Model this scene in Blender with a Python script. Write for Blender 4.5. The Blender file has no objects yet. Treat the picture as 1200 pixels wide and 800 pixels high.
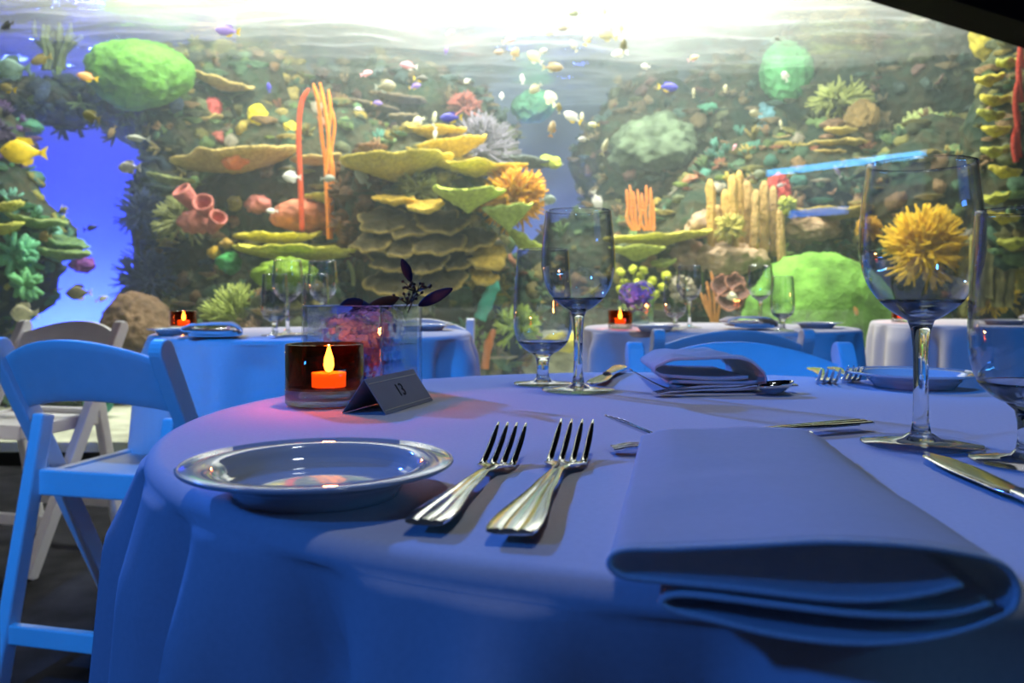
import bpy, bmesh, math, random
from math import sin, cos, pi, radians, sqrt
from mathutils import Vector, Matrix, noise

random.seed(7)
scene = bpy.context.scene
C = scene.collection

# ------------------------------------------------------------------ camera
CAM_H = 0.87
cd = bpy.data.cameras.new('camera'); cam = bpy.data.objects.new('camera', cd); C.objects.link(cam)
cam.location = (0, 0, CAM_H); cam.rotation_euler = (radians(90), 0, 0)
cd.sensor_width = 36; cd.lens = 30; cd.shift_y = -55 / 1200
cd.clip_start = 0.02; cd.clip_end = 100
cd.dof.use_dof = True; cd.dof.focus_distance = 0.72; cd.dof.aperture_fstop = 11
scene.camera = cam

# ------------------------------------------------------------------ world, colour management
w = bpy.data.worlds.new('world'); scene.world = w; w.use_nodes = True
w.node_tree.nodes['Background'].inputs[0].default_value = (0.05, 0.07, 0.12, 1)
w.node_tree.nodes['Background'].inputs[1].default_value = 0.28
scene.view_settings.view_transform = 'Standard'; scene.view_settings.look = 'None'
scene.view_settings.exposure = 0.18; scene.view_settings.gamma = 1
scene.view_settings.use_curve_mapping = False
cy = scene.cycles
cy.max_bounces = 16; cy.transmission_bounces = 12; cy.transparent_max_bounces = 40
cy.glossy_bounces = 6; cy.diffuse_bounces = 3; cy.volume_bounces = 1
cy.caustics_reflective = False; cy.caustics_refractive = False
cy.sample_clamp_indirect = 4.0

def lamp(name, kind, loc, target, power, color, **kw):
    d = bpy.data.lights.new(name, kind); o = bpy.data.objects.new(name, d); C.objects.link(o)
    o.location = loc
    if target is not None:
        o.rotation_euler = (Vector(target) - Vector(loc)).to_track_quat('-Z', 'Y').to_euler()
    d.energy = power; d.color = color
    for k, v in kw.items(): setattr(d, k, v)
    return o

# white floodlights hanging over the water of the tank
for x, y, p in ((-2.6, 6.2, 260), (-0.6, 6.1, 520), (1.2, 6.5, 500), (3.4, 6.2, 130)):
    lamp('tank_floodlight', 'AREA', (x, y, 4.25), (x, y + 0.4, 0), p, (1.0, 0.98, 0.88), shape='RECTANGLE', size=1.4, size_y=0.7)
# floods in the header of the window, shining into the tank from the front
for x, p in ((-2.4, 42), (0.0, 62), (2.4, 42)):
    lamp('window_floodlight', 'AREA', (x, 5.0, 3.30), (x * 1.1, 7.0, 1.0), p, (1.0, 0.95, 0.78), shape='RECTANGLE', size=1.2, size_y=0.25)
# blue lamps behind the reef
lamp('blue_cave_lamp', 'AREA', (-5.0, 9.3, 0.25), (-4.7, 10.2, 1.9), 260, (0.07, 0.12, 1.0), shape='RECTANGLE', size=1.8, size_y=0.3)
lamp('blue_cave_lamp', 'AREA', (-5.0, 9.75, 0.12), (-4.9, 10.2, 0.6), 40, (0.35, 0.75, 1.0), shape='RECTANGLE', size=1.8, size_y=0.2)
lamp('blue_back_lamp', 'AREA', (0.6, 9.3, 0.6), (0.5, 10.1, 2.5), 80, (0.10, 0.16, 1.0), shape='RECTANGLE', size=1.2, size_y=0.4)
# blue stage spots of the dining room
lamp('blue_spot', 'SPOT', (-2.3, 3.9, 2.95), (0.10, 0.62, 0.76), 600, (0.045, 0.20, 1.0), spot_size=radians(34), spot_blend=0.4, shadow_soft_size=0.05)
lamp('blue_spot', 'SPOT', (-1.5, -0.9, 3.0), (-0.68, 2.1, 0.6), 430, (0.006, 0.25, 1.0), spot_size=radians(26), spot_blend=0.5, shadow_soft_size=0.06)
lamp('blue_spot', 'SPOT', (0.2, -0.9, 3.0), (0.75, 2.3, 0.7), 270, (0.006, 0.24, 1.0), spot_size=radians(34), spot_blend=0.6, shadow_soft_size=0.06)
lamp('blue_spot', 'SPOT', (-2.3, -0.9, 2.3), (0.1, 0.40, 0.60), 100, (0.02, 0.20, 1.0), spot_size=radians(36), spot_blend=0.7, shadow_soft_size=0.10)
# dim white fill, added to lift and neutralise the foreground cloth
lamp('white_fill', 'SPOT', (0.25, 1.05, 3.6), (0.18, 0.72, 0.76), 42, (0.84, 0.93, 1.0), spot_size=radians(38), spot_blend=0.9, shadow_soft_size=0.15)

# ------------------------------------------------------------------ helpers
def P(px, py, d):
    """world point seen at pixel (px,py) of the 1200x800 frame at distance d"""
    return Vector(((px - 600) / 1000 * d, d, CAM_H - (py - 345) / 1000 * d))

def T(o, label, cat, group=None, kind=None):
    o['label'] = label; o['category'] = cat
    if group: o['group'] = group
    if kind: o['kind'] = kind
    return o
def S(o):
    o['kind'] = 'structure'; return o

def empty(name, loc=(0, 0, 0), rz=0.0, parent=None):
    o = bpy.data.objects.new(name, None); C.objects.link(o)
    o.location = loc; o.rotation_euler = (0, 0, rz); o.empty_display_size = 0.05
    if parent: o.parent = parent
    return o

class MB:
    def __init__(s): s.v = []; s.f = []; s.c = []
    def add(s, vs, fs, col=None):
        n = len(s.v)
        s.v.extend(tuple(v) for v in vs)
        s.f.extend(tuple(i + n for i in f) for f in fs)
        if col is not None: s.c.extend([col] * len(vs))
        return s
    def box(s, c, size, M=None, col=None):
        x, y, z = (q / 2 for q in size)
        vs = [Vector((a, b, d)) for a in (-x, x) for b in (-y, y) for d in (-z, z)]
        if M is not None: vs = [M @ v for v in vs]
        vs = [v + Vector(c) for v in vs]
        return s.add(vs, [(0, 1, 3, 2), (4, 6, 7, 5), (0, 4, 5, 1), (2, 3, 7, 6), (0, 2, 6, 4), (1, 5, 7, 3)], col)
    def bar(s, a, b, w, h, side=(1, 0, 0), col=None):
        """bar from a to b, w wide along `side`, h thick the other way"""
        a, b = Vector(a), Vector(b); t = (b - a).normalized(); sx = Vector(side)
        sx = (sx - t * sx.dot(t)).normalized(); n = t.cross(sx)
        vs = [p + sx * (i * w / 2) + n * (j * h / 2) for p in (a, b) for i, j in ((-1, -1), (1, -1), (1, 1), (-1, 1))]
        return s.add(vs, [(3, 2, 1, 0), (4, 5, 6, 7), (0, 1, 5, 4), (1, 2, 6, 5), (2, 3, 7, 6), (3, 0, 4, 7)], col)
    def tube(s, pts, rad, n=8, closed=False, col=None, caps=True):
        pts = [Vector(p) for p in pts]; m = len(pts)
        if not hasattr(rad, '__len__'): rad = [rad] * m
        vs = []; fs = []
        up = None
        for i, p in enumerate(pts):
            if closed: t = pts[(i + 1) % m] - pts[i - 1]
            else: t = pts[min(i + 1, m - 1)] - pts[max(i - 1, 0)]
            t.normalize()
            if up is None:
                up = Vector((0, 0, 1)) if abs(t.z) < 0.9 else Vector((1, 0, 0))
            a = up - t * up.dot(t)
            if a.length < 1e-6: a = t.orthogonal()
            a.normalize(); up = a; b = t.cross(a)
            for k in range(n):
                q = 2 * pi * k / n
                vs.append(p + (a * cos(q) + b * sin(q)) * rad[i])
        for i in range(m if closed else m - 1):
            j = (i + 1) % m
            for k in range(n):
                l = (k + 1) % n
                fs.append((i * n + k, i * n + l, j * n + l, j * n + k))
        if not closed and caps:
            fs.append(tuple(range(n - 1, -1, -1))); fs.append(tuple((m - 1) * n + k for k in range(n)))
        return s.add(vs, fs, col)
    def lathe(s, prof, n=32, loc=(0, 0, 0), col=None):
        """profile of (r,z); r==0 ends become poles"""
        vs = []; fs = []; rows = []
        for r, z in prof:
            if r <= 1e-7:
                rows.append([len(vs)]); vs.append(Vector((0, 0, z)))
            else:
                rows.append(list(range(len(vs), len(vs) + n)))
                vs += [Vector((r * cos(2 * pi * k / n), r * sin(2 * pi * k / n), z)) for k in range(n)]
        for a, b in zip(rows, rows[1:]):
            for k in range(n):
                l = (k + 1) % n
                if len(a) == 1 and len(b) == 1: continue
                if len(a) == 1: fs.append((a[0], b[l], b[k]))
                elif len(b) == 1: fs.append((a[k], a[l], b[0]))
                else: fs.append((a[k], a[l], b[l], b[k]))
        L = Vector(loc)
        return s.add([v + L for v in vs], fs, col)
    def grid(s, fn, nu, nv, col=None, closed_u=False):
        vs = [fn(i / nu, j / nv) for j in range(nv + 1) for i in range(nu + 1)]
        fs = [(j * (nu + 1) + i, j * (nu + 1) + i + 1, (j + 1) * (nu + 1) + i + 1, (j + 1) * (nu + 1) + i) for j in range(nv) for i in range(nu)]
        return s.add(vs, fs, col)
    def mesh(s, name, smooth=True):
        me = bpy.data.meshes.new(name); me.from_pydata(s.v, [], s.f); me.validate(); me.update()
        if smooth: me.polygons.foreach_set('use_smooth', [True] * len(me.polygons))
        if s.c and len(s.c) == len(me.vertices):
            at = me.color_attributes.new('Col', 'FLOAT_COLOR', 'POINT')
            flat = []
            for c in s.c: flat += [c[0], c[1], c[2], 1.0]
            at.data.foreach_set('color', flat)
        return me
    def build(s, name, mat, parent=None, smooth=True, loc=None, rot=None, fix=True):
        me = s.mesh(name, smooth)
        if fix:
            bm = bmesh.new(); bm.from_mesh(me); bmesh.ops.recalc_face_normals(bm, faces=bm.faces[:]); bm.to_mesh(me); bm.free()
            if smooth: me.polygons.foreach_set('use_smooth', [True] * len(me.polygons))
        return link(name, me, mat, parent, loc, rot)

def link(name, me, mat, parent=None, loc=None, rot=None, scale=None):
    o = bpy.data.objects.new(name, me); C.objects.link(o)
    if mat is not None and (not me.materials): me.materials.append(mat)
    if parent: o.parent = parent
    if loc is not None: o.location = loc
    if rot is not None: o.rotation_euler = rot
    if scale is not None: o.scale = scale
    return o
def bevel(o, w, n=2, ang=35):
    m = o.modifiers.new('bevel', 'BEVEL'); m.width = w; m.segments = n; m.limit_method = 'ANGLE'; m.angle_limit = radians(ang)
    return o
def copy_tree(o, parent=None):
    c = o.copy(); C.objects.link(c); c.parent = parent
    for ch in o.children: copy_tree(ch, c)
    return c

# ------------------------------------------------------------------ materials
def nt(name):
    m = bpy.data.materials.new(name); m.use_nodes = True
    t = m.node_tree; return m, t, t.nodes, t.links, t.nodes['Principled BSDF']
def pmat(name, col, rough=0.5, metal=0.0, var=0.0, scale=20, bump=0.0, bscale=None, spec=0.5, emis=None, estr=0, coat=0.0, dist=0.01):
    m, t, N, L, b = nt(name)
    b.inputs['Base Color'].default_value = (*col, 1); b.inputs['Roughness'].default_value = rough
    b.inputs['Metallic'].default_value = metal; b.inputs['Specular IOR Level'].default_value = spec
    b.inputs['Coat Weight'].default_value = coat
    if emis: b.inputs['Emission Color'].default_value = (*emis, 1); b.inputs['Emission Strength'].default_value = estr
    tc = N.new('ShaderNodeTexCoord')
    if var > 0:
        n = N.new('ShaderNodeTexNoise'); n.inputs['Scale'].default_value = scale; n.inputs['Detail'].default_value = 4
        r = N.new('ShaderNodeValToRGB')
        r.color_ramp.elements[0].position = 0.3; r.color_ramp.elements[1].position = 0.7
        r.color_ramp.elements[0].color = (*[c * (1 - var) for c in col], 1)
        r.color_ramp.elements[1].color = (*[min(1, c * (1 + var)) for c in col], 1)
        L.new(tc.outputs['Object'], n.inputs['Vector']); L.new(n.outputs['Fac'], r.inputs['Fac']); L.new(r.outputs['Color'], b.inputs['Base Color'])
    if bump > 0:
        n2 = N.new('ShaderNodeTexNoise'); n2.inputs['Scale'].default_value = bscale or scale * 3; n2.inputs['Detail'].default_value = 3
        bp = N.new('ShaderNodeBump'); bp.inputs['Strength'].default_value = bump; bp.inputs['Distance'].default_value = dist
        L.new(tc.outputs['Object'], n2.inputs['Vector']); L.new(n2.outputs['Fac'], bp.inputs['Height']); L.new(bp.outputs['Normal'], b.inputs['Normal'])
    return m
_cm = {}
def coral_mat(col, bscale=38, var=0.35, scale=9):
    k = (tuple(round(c, 3) for c in col), bscale, var, scale)
    if k not in _cm:
        _cm[k] = pmat('coral_%d' % len(_cm), col, 0.85, var=var, scale=scale, bump=0.7, bscale=bscale, spec=0.2, dist=0.02)
    return _cm[k]
def vcol_mat(name, rough=0.85, bump=0.5, bscale=40, var=0.3):
    m, t, N, L, b = nt(name)
    a = N.new('ShaderNodeVertexColor'); a.layer_name = 'Col'
    tc = N.new('ShaderNodeTexCoord'); n = N.new('ShaderNodeTexNoise'); n.inputs['Scale'].default_value = bscale * 0.5; n.inputs['Detail'].default_value = 3
    mr = N.new('ShaderNodeMapRange'); mr.inputs[1].default_value = 0.3; mr.inputs[2].default_value = 0.7; mr.inputs[3].default_value = 1 - var; mr.inputs[4].default_value = 1 + var
    mx = N.new('ShaderNodeVectorMath'); mx.operation = 'SCALE'
    L.new(tc.outputs['Object'], n.inputs['Vector']); L.new(n.outputs['Fac'], mr.inputs[0])
    L.new(a.outputs['Color'], mx.inputs[0]); L.new(mr.outputs[0], mx.inputs['Scale']); L.new(mx.outputs[0], b.inputs['Base Color'])
    b.inputs['Roughness'].default_value = rough; b.inputs['Specular IOR Level'].default_value = 0.2
    bp = N.new('ShaderNodeBump'); bp.inputs['Strength'].default_value = bump; bp.inputs['Distance'].default_value = 0.02
    n2 = N.new('ShaderNodeTexNoise'); n2.inputs['Scale'].default_value = bscale
    L.new(tc.outputs['Object'], n2.inputs['Vector']); L.new(n2.outputs['Fac'], bp.inputs['Height']); L.new(bp.outputs['Normal'], b.inputs['Normal'])
    return m
def thin_glass(name, tint=(1, 1, 1), ior=1.5, rough=0.0, edge=1.0, power=4.0):
    """thin clear wall: Schlick reflection over straight transmission, tint deepening where the wall is seen edge-on"""
    m = bpy.data.materials.new(name); m.use_nodes = True; t = m.node_tree; N = t.nodes; L = t.links; N.clear()
    o = N.new('ShaderNodeOutputMaterial'); tr = N.new('ShaderNodeBsdfTransparent'); tr.inputs[0].default_value = (*tint, 1)
    g = N.new('ShaderNodeBsdfGlossy'); g.inputs['Roughness'].default_value = rough
    f = N.new('ShaderNodeLayerWeight'); f.inputs['Blend'].default_value = 0.5
    pw = N.new('ShaderNodeMath'); pw.operation = 'POWER'; pw.inputs[1].default_value = power
    f0 = ((ior - 1) / (ior + 1)) ** 2
    mu = N.new('ShaderNodeMath'); mu.operation = 'MULTIPLY_ADD'; mu.inputs[1].default_value = (1 - f0) * edge; mu.inputs[2].default_value = f0; mu.use_clamp = True
    mx = N.new('ShaderNodeMixShader')
    L.new(f.outputs['Facing'], pw.inputs[0]); L.new(pw.outputs[0], mu.inputs[0]); L.new(mu.outputs[0], mx.inputs[0])
    L.new(tr.outputs[0], mx.inputs[1]); L.new(g.outputs[0], mx.inputs[2]); L.new(mx.outputs[0], o.inputs[0])
    return m
def real_glass(name, tint=(1, 1, 1), ior=1.5, clear=0.0):
    m = bpy.data.materials.new(name); m.use_nodes = True; t = m.node_tree; N = t.nodes; L = t.links; N.clear()
    o = N.new('ShaderNodeOutputMaterial'); g = N.new('ShaderNodeBsdfGlass'); g.inputs['IOR'].default_value = ior; g.inputs['Color'].default_value = (*tint, 1)
    g.inputs['Roughness'].default_value = 0.0
    if clear > 0:
        tr = N.new('ShaderNodeBsdfTransparent'); mx = N.new('ShaderNodeMixShader'); mx.inputs[0].default_value = clear
        L.new(g.outputs[0], mx.inputs[1]); L.new(tr.outputs[0], mx.inputs[2]); L.new(mx.outputs[0], o.inputs[0])
    else: L.new(g.outputs[0], o.inputs[0])
    return m
def emit(name, col, s):
    m = bpy.data.materials.new(name); m.use_nodes = True; N = m.node_tree.nodes; N.clear()
    o = N.new('ShaderNodeOutputMaterial'); e = N.new('ShaderNodeEmission'); e.inputs[0].default_value = (*col, 1); e.inputs[1].default_value = s
    m.node_tree.links.new(e.outputs[0], o.inputs[0]); return m

M = {}
M['cloth'] = pmat('pale_linen', (0.70, 0.66, 0.70), 0.9, var=0.03, scale=300, bump=0.10, bscale=900, spec=0.15, dist=0.001)
M['napkin'] = pmat('napkin_linen', (0.72, 0.69, 0.72), 0.9, var=0.03, scale=200, bump=0.15, bscale=1200, spec=0.15, dist=0.0008)
def add_translucency(m, f, col):
    t = m.node_tree; N = t.nodes; L = t.links; b = N['Principled BSDF']; o = N['Material Output']
    tr = N.new('ShaderNodeBsdfTranslucent'); tr.inputs[0].default_value = (*col, 1); mx = N.new('ShaderNodeMixShader'); mx.inputs[0].default_value = f
    L.new(b.outputs[0], mx.inputs[1]); L.new(tr.outputs[0], mx.inputs[2]); L.new(mx.outputs[0], o.inputs[0])
add_translucency(M['napkin'], 0.32, (0.75, 0.78, 0.75))
M['hem'] = pmat('napkin_hem', (0.88, 0.86, 0.88), 0.9, var=0.05, scale=900, bump=0.6, bscale=1500, spec=0.1, dist=0.001)  # hem paler than the napkin, its edge highlight put into the colour
M['chair'] = pmat('white_resin', (0.78, 0.78, 0.80), 0.45, var=0.02, scale=30, spec=0.4)
M['china'] = pmat('white_glazed_china', (0.62, 0.62, 0.65), 0.06, var=0.01, scale=10, spec=1.0, coat=1.0)
M['steel'] = pmat('polished_steel', (0.82, 0.81, 0.80), 0.10, 1.0, var=0.03, scale=60, bump=0.02, bscale=400, dist=0.0005)
M['bowl'] = thin_glass('goblet_bowl_glass', (0.985, 0.99, 0.995), 1.55, power=2.1)
M['stem'] = real_glass('goblet_stem_glass', (0.99, 1, 1), 1.5)
M['foot'] = thin_glass('goblet_foot_glass', (0.97, 0.985, 1), 1.6, power=2.6)
M['amber'] = thin_glass('dark_red_glass', (0.72, 0.36, 0.17), 1.5)
M['clearbase'] = real_glass('clear_base_glass', (1, 1, 1), 1.5, clear=0.3)
M['vase'] = real_glass('vase_glass', (0.95, 0.98, 1.0), 1.5, clear=0.5)
M['vasewater'] = thin_glass('vase_water', (0.70, 0.80, 0.97), 1.33)
M['wax'] = pmat('orange_self_lit_wax', (0.9, 0.35, 0.10), 0.6, var=0.05, scale=60, emis=(1.0, 0.22, 0.03), estr=2.6)  # wax emits evenly, the candle light in it is put into the material
M['flame'] = emit('candle_flame', (1.0, 0.62, 0.16), 45)
M['tin'] = pmat('tealight_tin', (0.6, 0.6, 0.6), 0.3, 1.0, var=0.02)
M['floor'] = pmat('dark_carpet', (0.020, 0.021, 0.026), 0.95, var=0.5, scale=8, bump=0.4, bscale=300, spec=0.1)
M['black'] = pmat('black_paint', (0.003, 0.003, 0.004), 0.9, var=0.3, scale=4, spec=0.2)
M['card'] = pmat('grey_card', (0.30, 0.30, 0.36), 0.7, var=0.03, scale=60, spec=0.2)
M['cardgold'] = pmat('card_border_ink', (0.60, 0.56, 0.50), 0.5, var=0.03, scale=60)
M['ink'] = pmat('dark_ink', (0.02, 0.02, 0.03), 0.7, var=0.1, scale=60)

# ------------------------------------------------------------------ the setting
PANE_Y = 4.6
SURF = CAM_H + 2.25          # still water level
TANK_BACK = 10.2
X0, X1 = -6.6, 6.6
S(MB().box((0, 1.3, -0.05), (13.4, 6.6, 0.1)).build('floor', M['floor'], smooth=False))
S(MB().box((0, 1.3, 3.85), (13.4, 6.6, 0.1)).build('ceiling', M['black'], smooth=False))
# black header over the window: its lower edge swings forward and down on the right
hb = MB()
edge = [(X0, 3.1), (-2.0, 2.95), (0.5, 2.75), (1.55, 2.56), (2.0, 2.42), (2.75, 2.19), (3.3, 2.06), (X1, 1.7)]
n = len(edge)
vs = [Vector((x, PANE_Y - 0.30, z)) for x, z in edge] + [Vector((x, PANE_Y - 0.02, z)) for x, z in edge] + \
     [Vector((x, PANE_Y - 0.30, 3.8)) for x, z in edge] + [Vector((x, PANE_Y - 0.02, 3.8)) for x, z in edge]
fs = []
for i in range(n - 1):
    fs += [(i, i + 1, n + i + 1, n + i), (i, 2 * n + i, 2 * n + i + 1, i + 1), (n + i, n + i + 1, 3 * n + i + 1, 3 * n + i)]
hb.add(vs, fs)
S(hb.build('trim_1', M['black'], smooth=False))
S(MB().box((0, PANE_Y - 0.09, 0.0), (13.2, 0.30, 0.13)).build('trim_2', pmat('dark_sill', (0.035, 0.045, 0.04), 0.5, var=0.2, scale=6), smooth=False))
S(MB().box((0, PANE_Y + 0.02, 1.95), (13.2, 0.04, 3.9)).build('window_1', thin_glass('acrylic_pane', (0.985, 0.99, 0.985), 1.49), smooth=False))
blue_wall = pmat('blue_tank_wall', (0.16, 0.20, 0.72), 0.8, var=0.08, scale=0.6, spec=0.1)
dark_wall = pmat('dark_tank_wall', (0.05, 0.07, 0.09), 0.85, var=0.4, scale=1.5, spec=0.1)
S(MB().box((-5.0, TANK_BACK + 0.05, 2.0), (3.4, 0.1, 4.6)).build('wall_back', blue_wall, smooth=False))
S(MB().box((1.7, TANK_BACK + 0.05, 2.0), (10.0, 0.1, 4.6)).build('wall_back', pmat('sea_green_tank_wall', (0.10, 0.14, 0.17), 0.85, var=0.35, scale=1.2, spec=0.1), smooth=False))
S(MB().box((X0 - 0.05, 7.4, 2.0), (0.1, 5.6, 4.6)).build('wall_left', dark_wall, smooth=False))
S(MB().box((X1 + 0.05, 7.4, 2.0), (0.1, 5.6, 4.6)).build('wall_right', dark_wall, smooth=False))
S(MB().box((0, 7.4, 4.6), (13.4, 5.6, 0.1)).build('ceiling', M['black'], smooth=False))

sand = MB()
def sand_f(u, v):
    x = X0 + (X1 - X0) * u; y = PANE_Y + 0.05 + (TANK_BACK - PANE_Y) * v
    return Vector((x, y, 0.05 + 0.05 * v + 0.06 * noise.noise(Vector((x * 0.9, y * 0.9, 3)))*min(1, v * 4)))
sand.grid(sand_f, 90, 40)
S(sand.build('floor_tank', pmat('pale_sand', (0.42, 0.44, 0.34), 0.95, var=0.35, scale=5, bump=0.5, bscale=60, spec=0.1)))

# rippled underside of the water
wm = bpy.data.materials.new('water_surface'); wm.use_nodes = True
t = wm.node_tree; N = t.nodes; L = t.links; N.clear()
o_ = N.new('ShaderNodeOutputMaterial'); gl = N.new('ShaderNodeBsdfGlass'); gl.inputs['Roughness'].default_value = 0.03; gl.inputs['IOR'].default_value = 1.33; gl.inputs['Color'].default_value = (0.92, 0.97, 1.0, 1)
trl = N.new('ShaderNodeBsdfTranslucent'); trl.inputs[0].default_value = (0.95, 0.97, 0.93, 1)
trp = N.new('ShaderNodeBsdfTransparent'); trp.inputs[0].default_value = (0.95, 0.98, 1, 1)
m1 = N.new('ShaderNodeMixShader'); m1.inputs[0].default_value = 0.11
m2 = N.new('ShaderNodeMixShader'); m2.inputs[0].default_value = 0.55
L.new(trp.outputs[0], m1.inputs[1]); L.new(trl.outputs[0], m1.inputs[2]); L.new(m1.outputs[0], m2.inputs[1]); L.new(gl.outputs[0], m2.inputs[2])
tc = N.new('ShaderNodeTexCoord'); wn = N.new('ShaderNodeTexNoise'); wn.inputs['Scale'].default_value = 3.0; wn.inputs['Detail'].default_value = 3
mp = N.new('ShaderNodeMapping'); mp.inputs['Scale'].default_value = (0.6, 1.5, 1); bp = N.new('ShaderNodeBump'); bp.inputs['Strength'].default_value = 0.8; bp.inputs['Distance'].default_value = 0.10
L.new(tc.outputs['Object'], mp.inputs['Vector']); L.new(mp.outputs[0], wn.inputs['Vector']); L.new(wn.outputs['Fac'], bp.inputs['Height'])
L.new(bp.outputs['Normal'], gl.inputs['Normal'])
L.new(m2.outputs[0], o_.inputs[0])
def wave_f(u, v):
    x = X0 + 0.02 + (X1 - X0 - 0.04) * u; y = PANE_Y + 0.06 + (TANK_BACK - PANE_Y - 0.09) * v
    z = SURF + 0.08 * noise.noise(Vector((x * 0.8, y * 1.6, 0.3))) + 0.06 * noise.noise(Vector((x * 1.6, y * 4.1, 1.7)))
    return Vector((x, y, z))
ws = MB().grid(wave_f, 260, 220).build('water_surface', wm, fix=False)
T(ws, 'rippled bright water surface seen from below at top of aquarium', 'water', kind='stuff')

# the hazy water itself
vm = bpy.data.materials.new('hazy_water'); vm.use_nodes = True
t = vm.node_tree; N = t.nodes; L = t.links; N.clear()
o_ = N.new('ShaderNodeOutputMaterial'); vs_ = N.new('ShaderNodeVolumeScatter'); vs_.inputs['Color'].default_value = (0.72, 0.88, 0.95, 1)
vs_.inputs['Density'].default_value = 0.053; vs_.inputs['Anisotropy'].default_value = 0.65
L.new(vs_.outputs[0], o_.inputs['Volume'])
wv = MB().box((0, (PANE_Y + TANK_BACK) / 2 + 0.03, (SURF + 0.1) / 2 + 0.0), (13.1, TANK_BACK - PANE_Y - 0.08, SURF + 0.05)).build('hazy_water', vm, smooth=False)
T(wv, 'hazy pale blue green water filling the whole aquarium', 'water', kind='stuff')

# illuminated bar sign of the room behind the viewer (its reflection hangs in the pane)
sg = empty('bar_sign', (3.98, -1.11, 2.45), math.atan2(1.5, 1.3))
T(sg, 'long blue lit sign strip mirrored in the aquarium window beside the wine glass', 'sign')
MB().box((0, 0, 0), (1.98, 0.05, 0.075)).build('light_strip', emit('blue_strip', (0.08, 0.45, 1.0), 17), sg, smooth=False)
MB().box((0, 0.0, -0.28), (1.98, 0.04, 0.42)).build('panel', pmat('blue_sign_panel', (0.05, 0.1, 0.3), 0.4, var=0.2, scale=3, emis=(0.05, 0.15, 0.6), estr=0.9), sg, smooth=False)
MB().box((-0.30, 0.0, -0.56), (0.75, 0.05, 0.09)).build('light_strip', emit('blue_strip_low', (0.06, 0.25, 1.0), 8), sg, smooth=False)

# ------------------------------------------------------------------ tables
TABLE_Z = 0.76
def tablecloth(mb, R, seed, nf, amp, hem=0.03, hq=1):
    rnd = random.Random(seed)
    ks = [(nf, 0.6, rnd.uniform(0, 6.3)), (nf + 5, 0.4, rnd.uniform(0, 6.3)), (max(3, nf - 6), 0.4, rnd.uniform(0, 6.3)), (nf * 2 + 3, 0.22, rnd.uniform(0, 6.3))]
    n = 240 * hq
    prof = []
    for k in range(1, 9): prof.append((R - 0.012 - (8 - k) * (R - 0.012) / 8.0, 0.0, 0.0))
    for k in range(1, 6):
        a = k / 5 * pi / 2; prof.append((R - 0.012 + 0.012 * sin(a), -0.012 + 0.012 * cos(a), 0.0))
    D = TABLE_Z - hem
    for k in range(1, 33):
        d = 0.012 + (D - 0.012) * (k / 32) ** 1.7
        prof.append((R + 0.055 * d ** 0.9, -d, 0.5 * min(1, d / 0.07) ** 1.2 + 0.5 * min(1, d / 0.75)))
    vs = [Vector((0, 0, 0))]; fs = []
    for i, (r, z, a) in enumerate(prof):
        for k in range(n):
            th = 2 * pi * k / n
            f = sum(w_ * cos(m_ * th + p_) for m_, w_, p_ in ks)
            f = f - 0.25 * f * f
            rr = r + amp * a * f
            vs.append(Vector((rr * cos(th), rr * sin(th), z)))
    for k in range(n): fs.append((0, 1 + k, 1 + (k + 1) % n))
    for i in range(len(prof) - 1):
        for k in range(n):
            l = (k + 1) % n
            fs.append((1 + i * n + k, 1 + (i + 1) * n + k, 1 + (i + 1) * n + l, 1 + i * n + l))
    return mb.add(vs, fs)
def make_table(name, label, loc, seed, R=0.455, nf=11, amp=0.055, group='round dining tables'):
    t = empty(name, (loc[0], loc[1], 0)); T(t, label, 'table', group)
    tablecloth(MB(), R, seed, nf, amp).build('tablecloth', M['cloth'], t, loc=(0, 0, TABLE_Z))
    MB().lathe([(0, TABLE_Z - 0.03), (R - 0.02, TABLE_Z - 0.03), (R - 0.02, TABLE_Z - 0.004), (0, TABLE_Z - 0.004)], 40).build('tabletop', M['black'], t, smooth=False)
    MB().lathe([(0, 0.0), (0.26, 0.0), (0.26, 0.02), (0.05, 0.05), (0.04, 0.08), (0.04, TABLE_Z - 0.03), (0, TABLE_Z - 0.03)], 24).build('pedestal', M['black'], t)
    return t
TC = (0.165, 0.765)
make_table('round_table', 'large foreground round table with pale blue lit cloth and place settings', TC, 5, nf=21, amp=0.06)
make_table('round_table', 'round table behind the left blue chair with bright azure lit cloth', (-0.575, 2.5), 11)
make_table('round_table', 'round table behind the centre blue chair backs, candle at its left edge', (0.70, 2.9), 23)
make_table('round_table', 'round grey draped table at far right behind the tall wine glass', (1.92, 3.4), 31)
make_table('round_table', 'round table cut off by the left edge, only its cloth hem showing', (-1.87, 2.02), 43)

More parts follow.
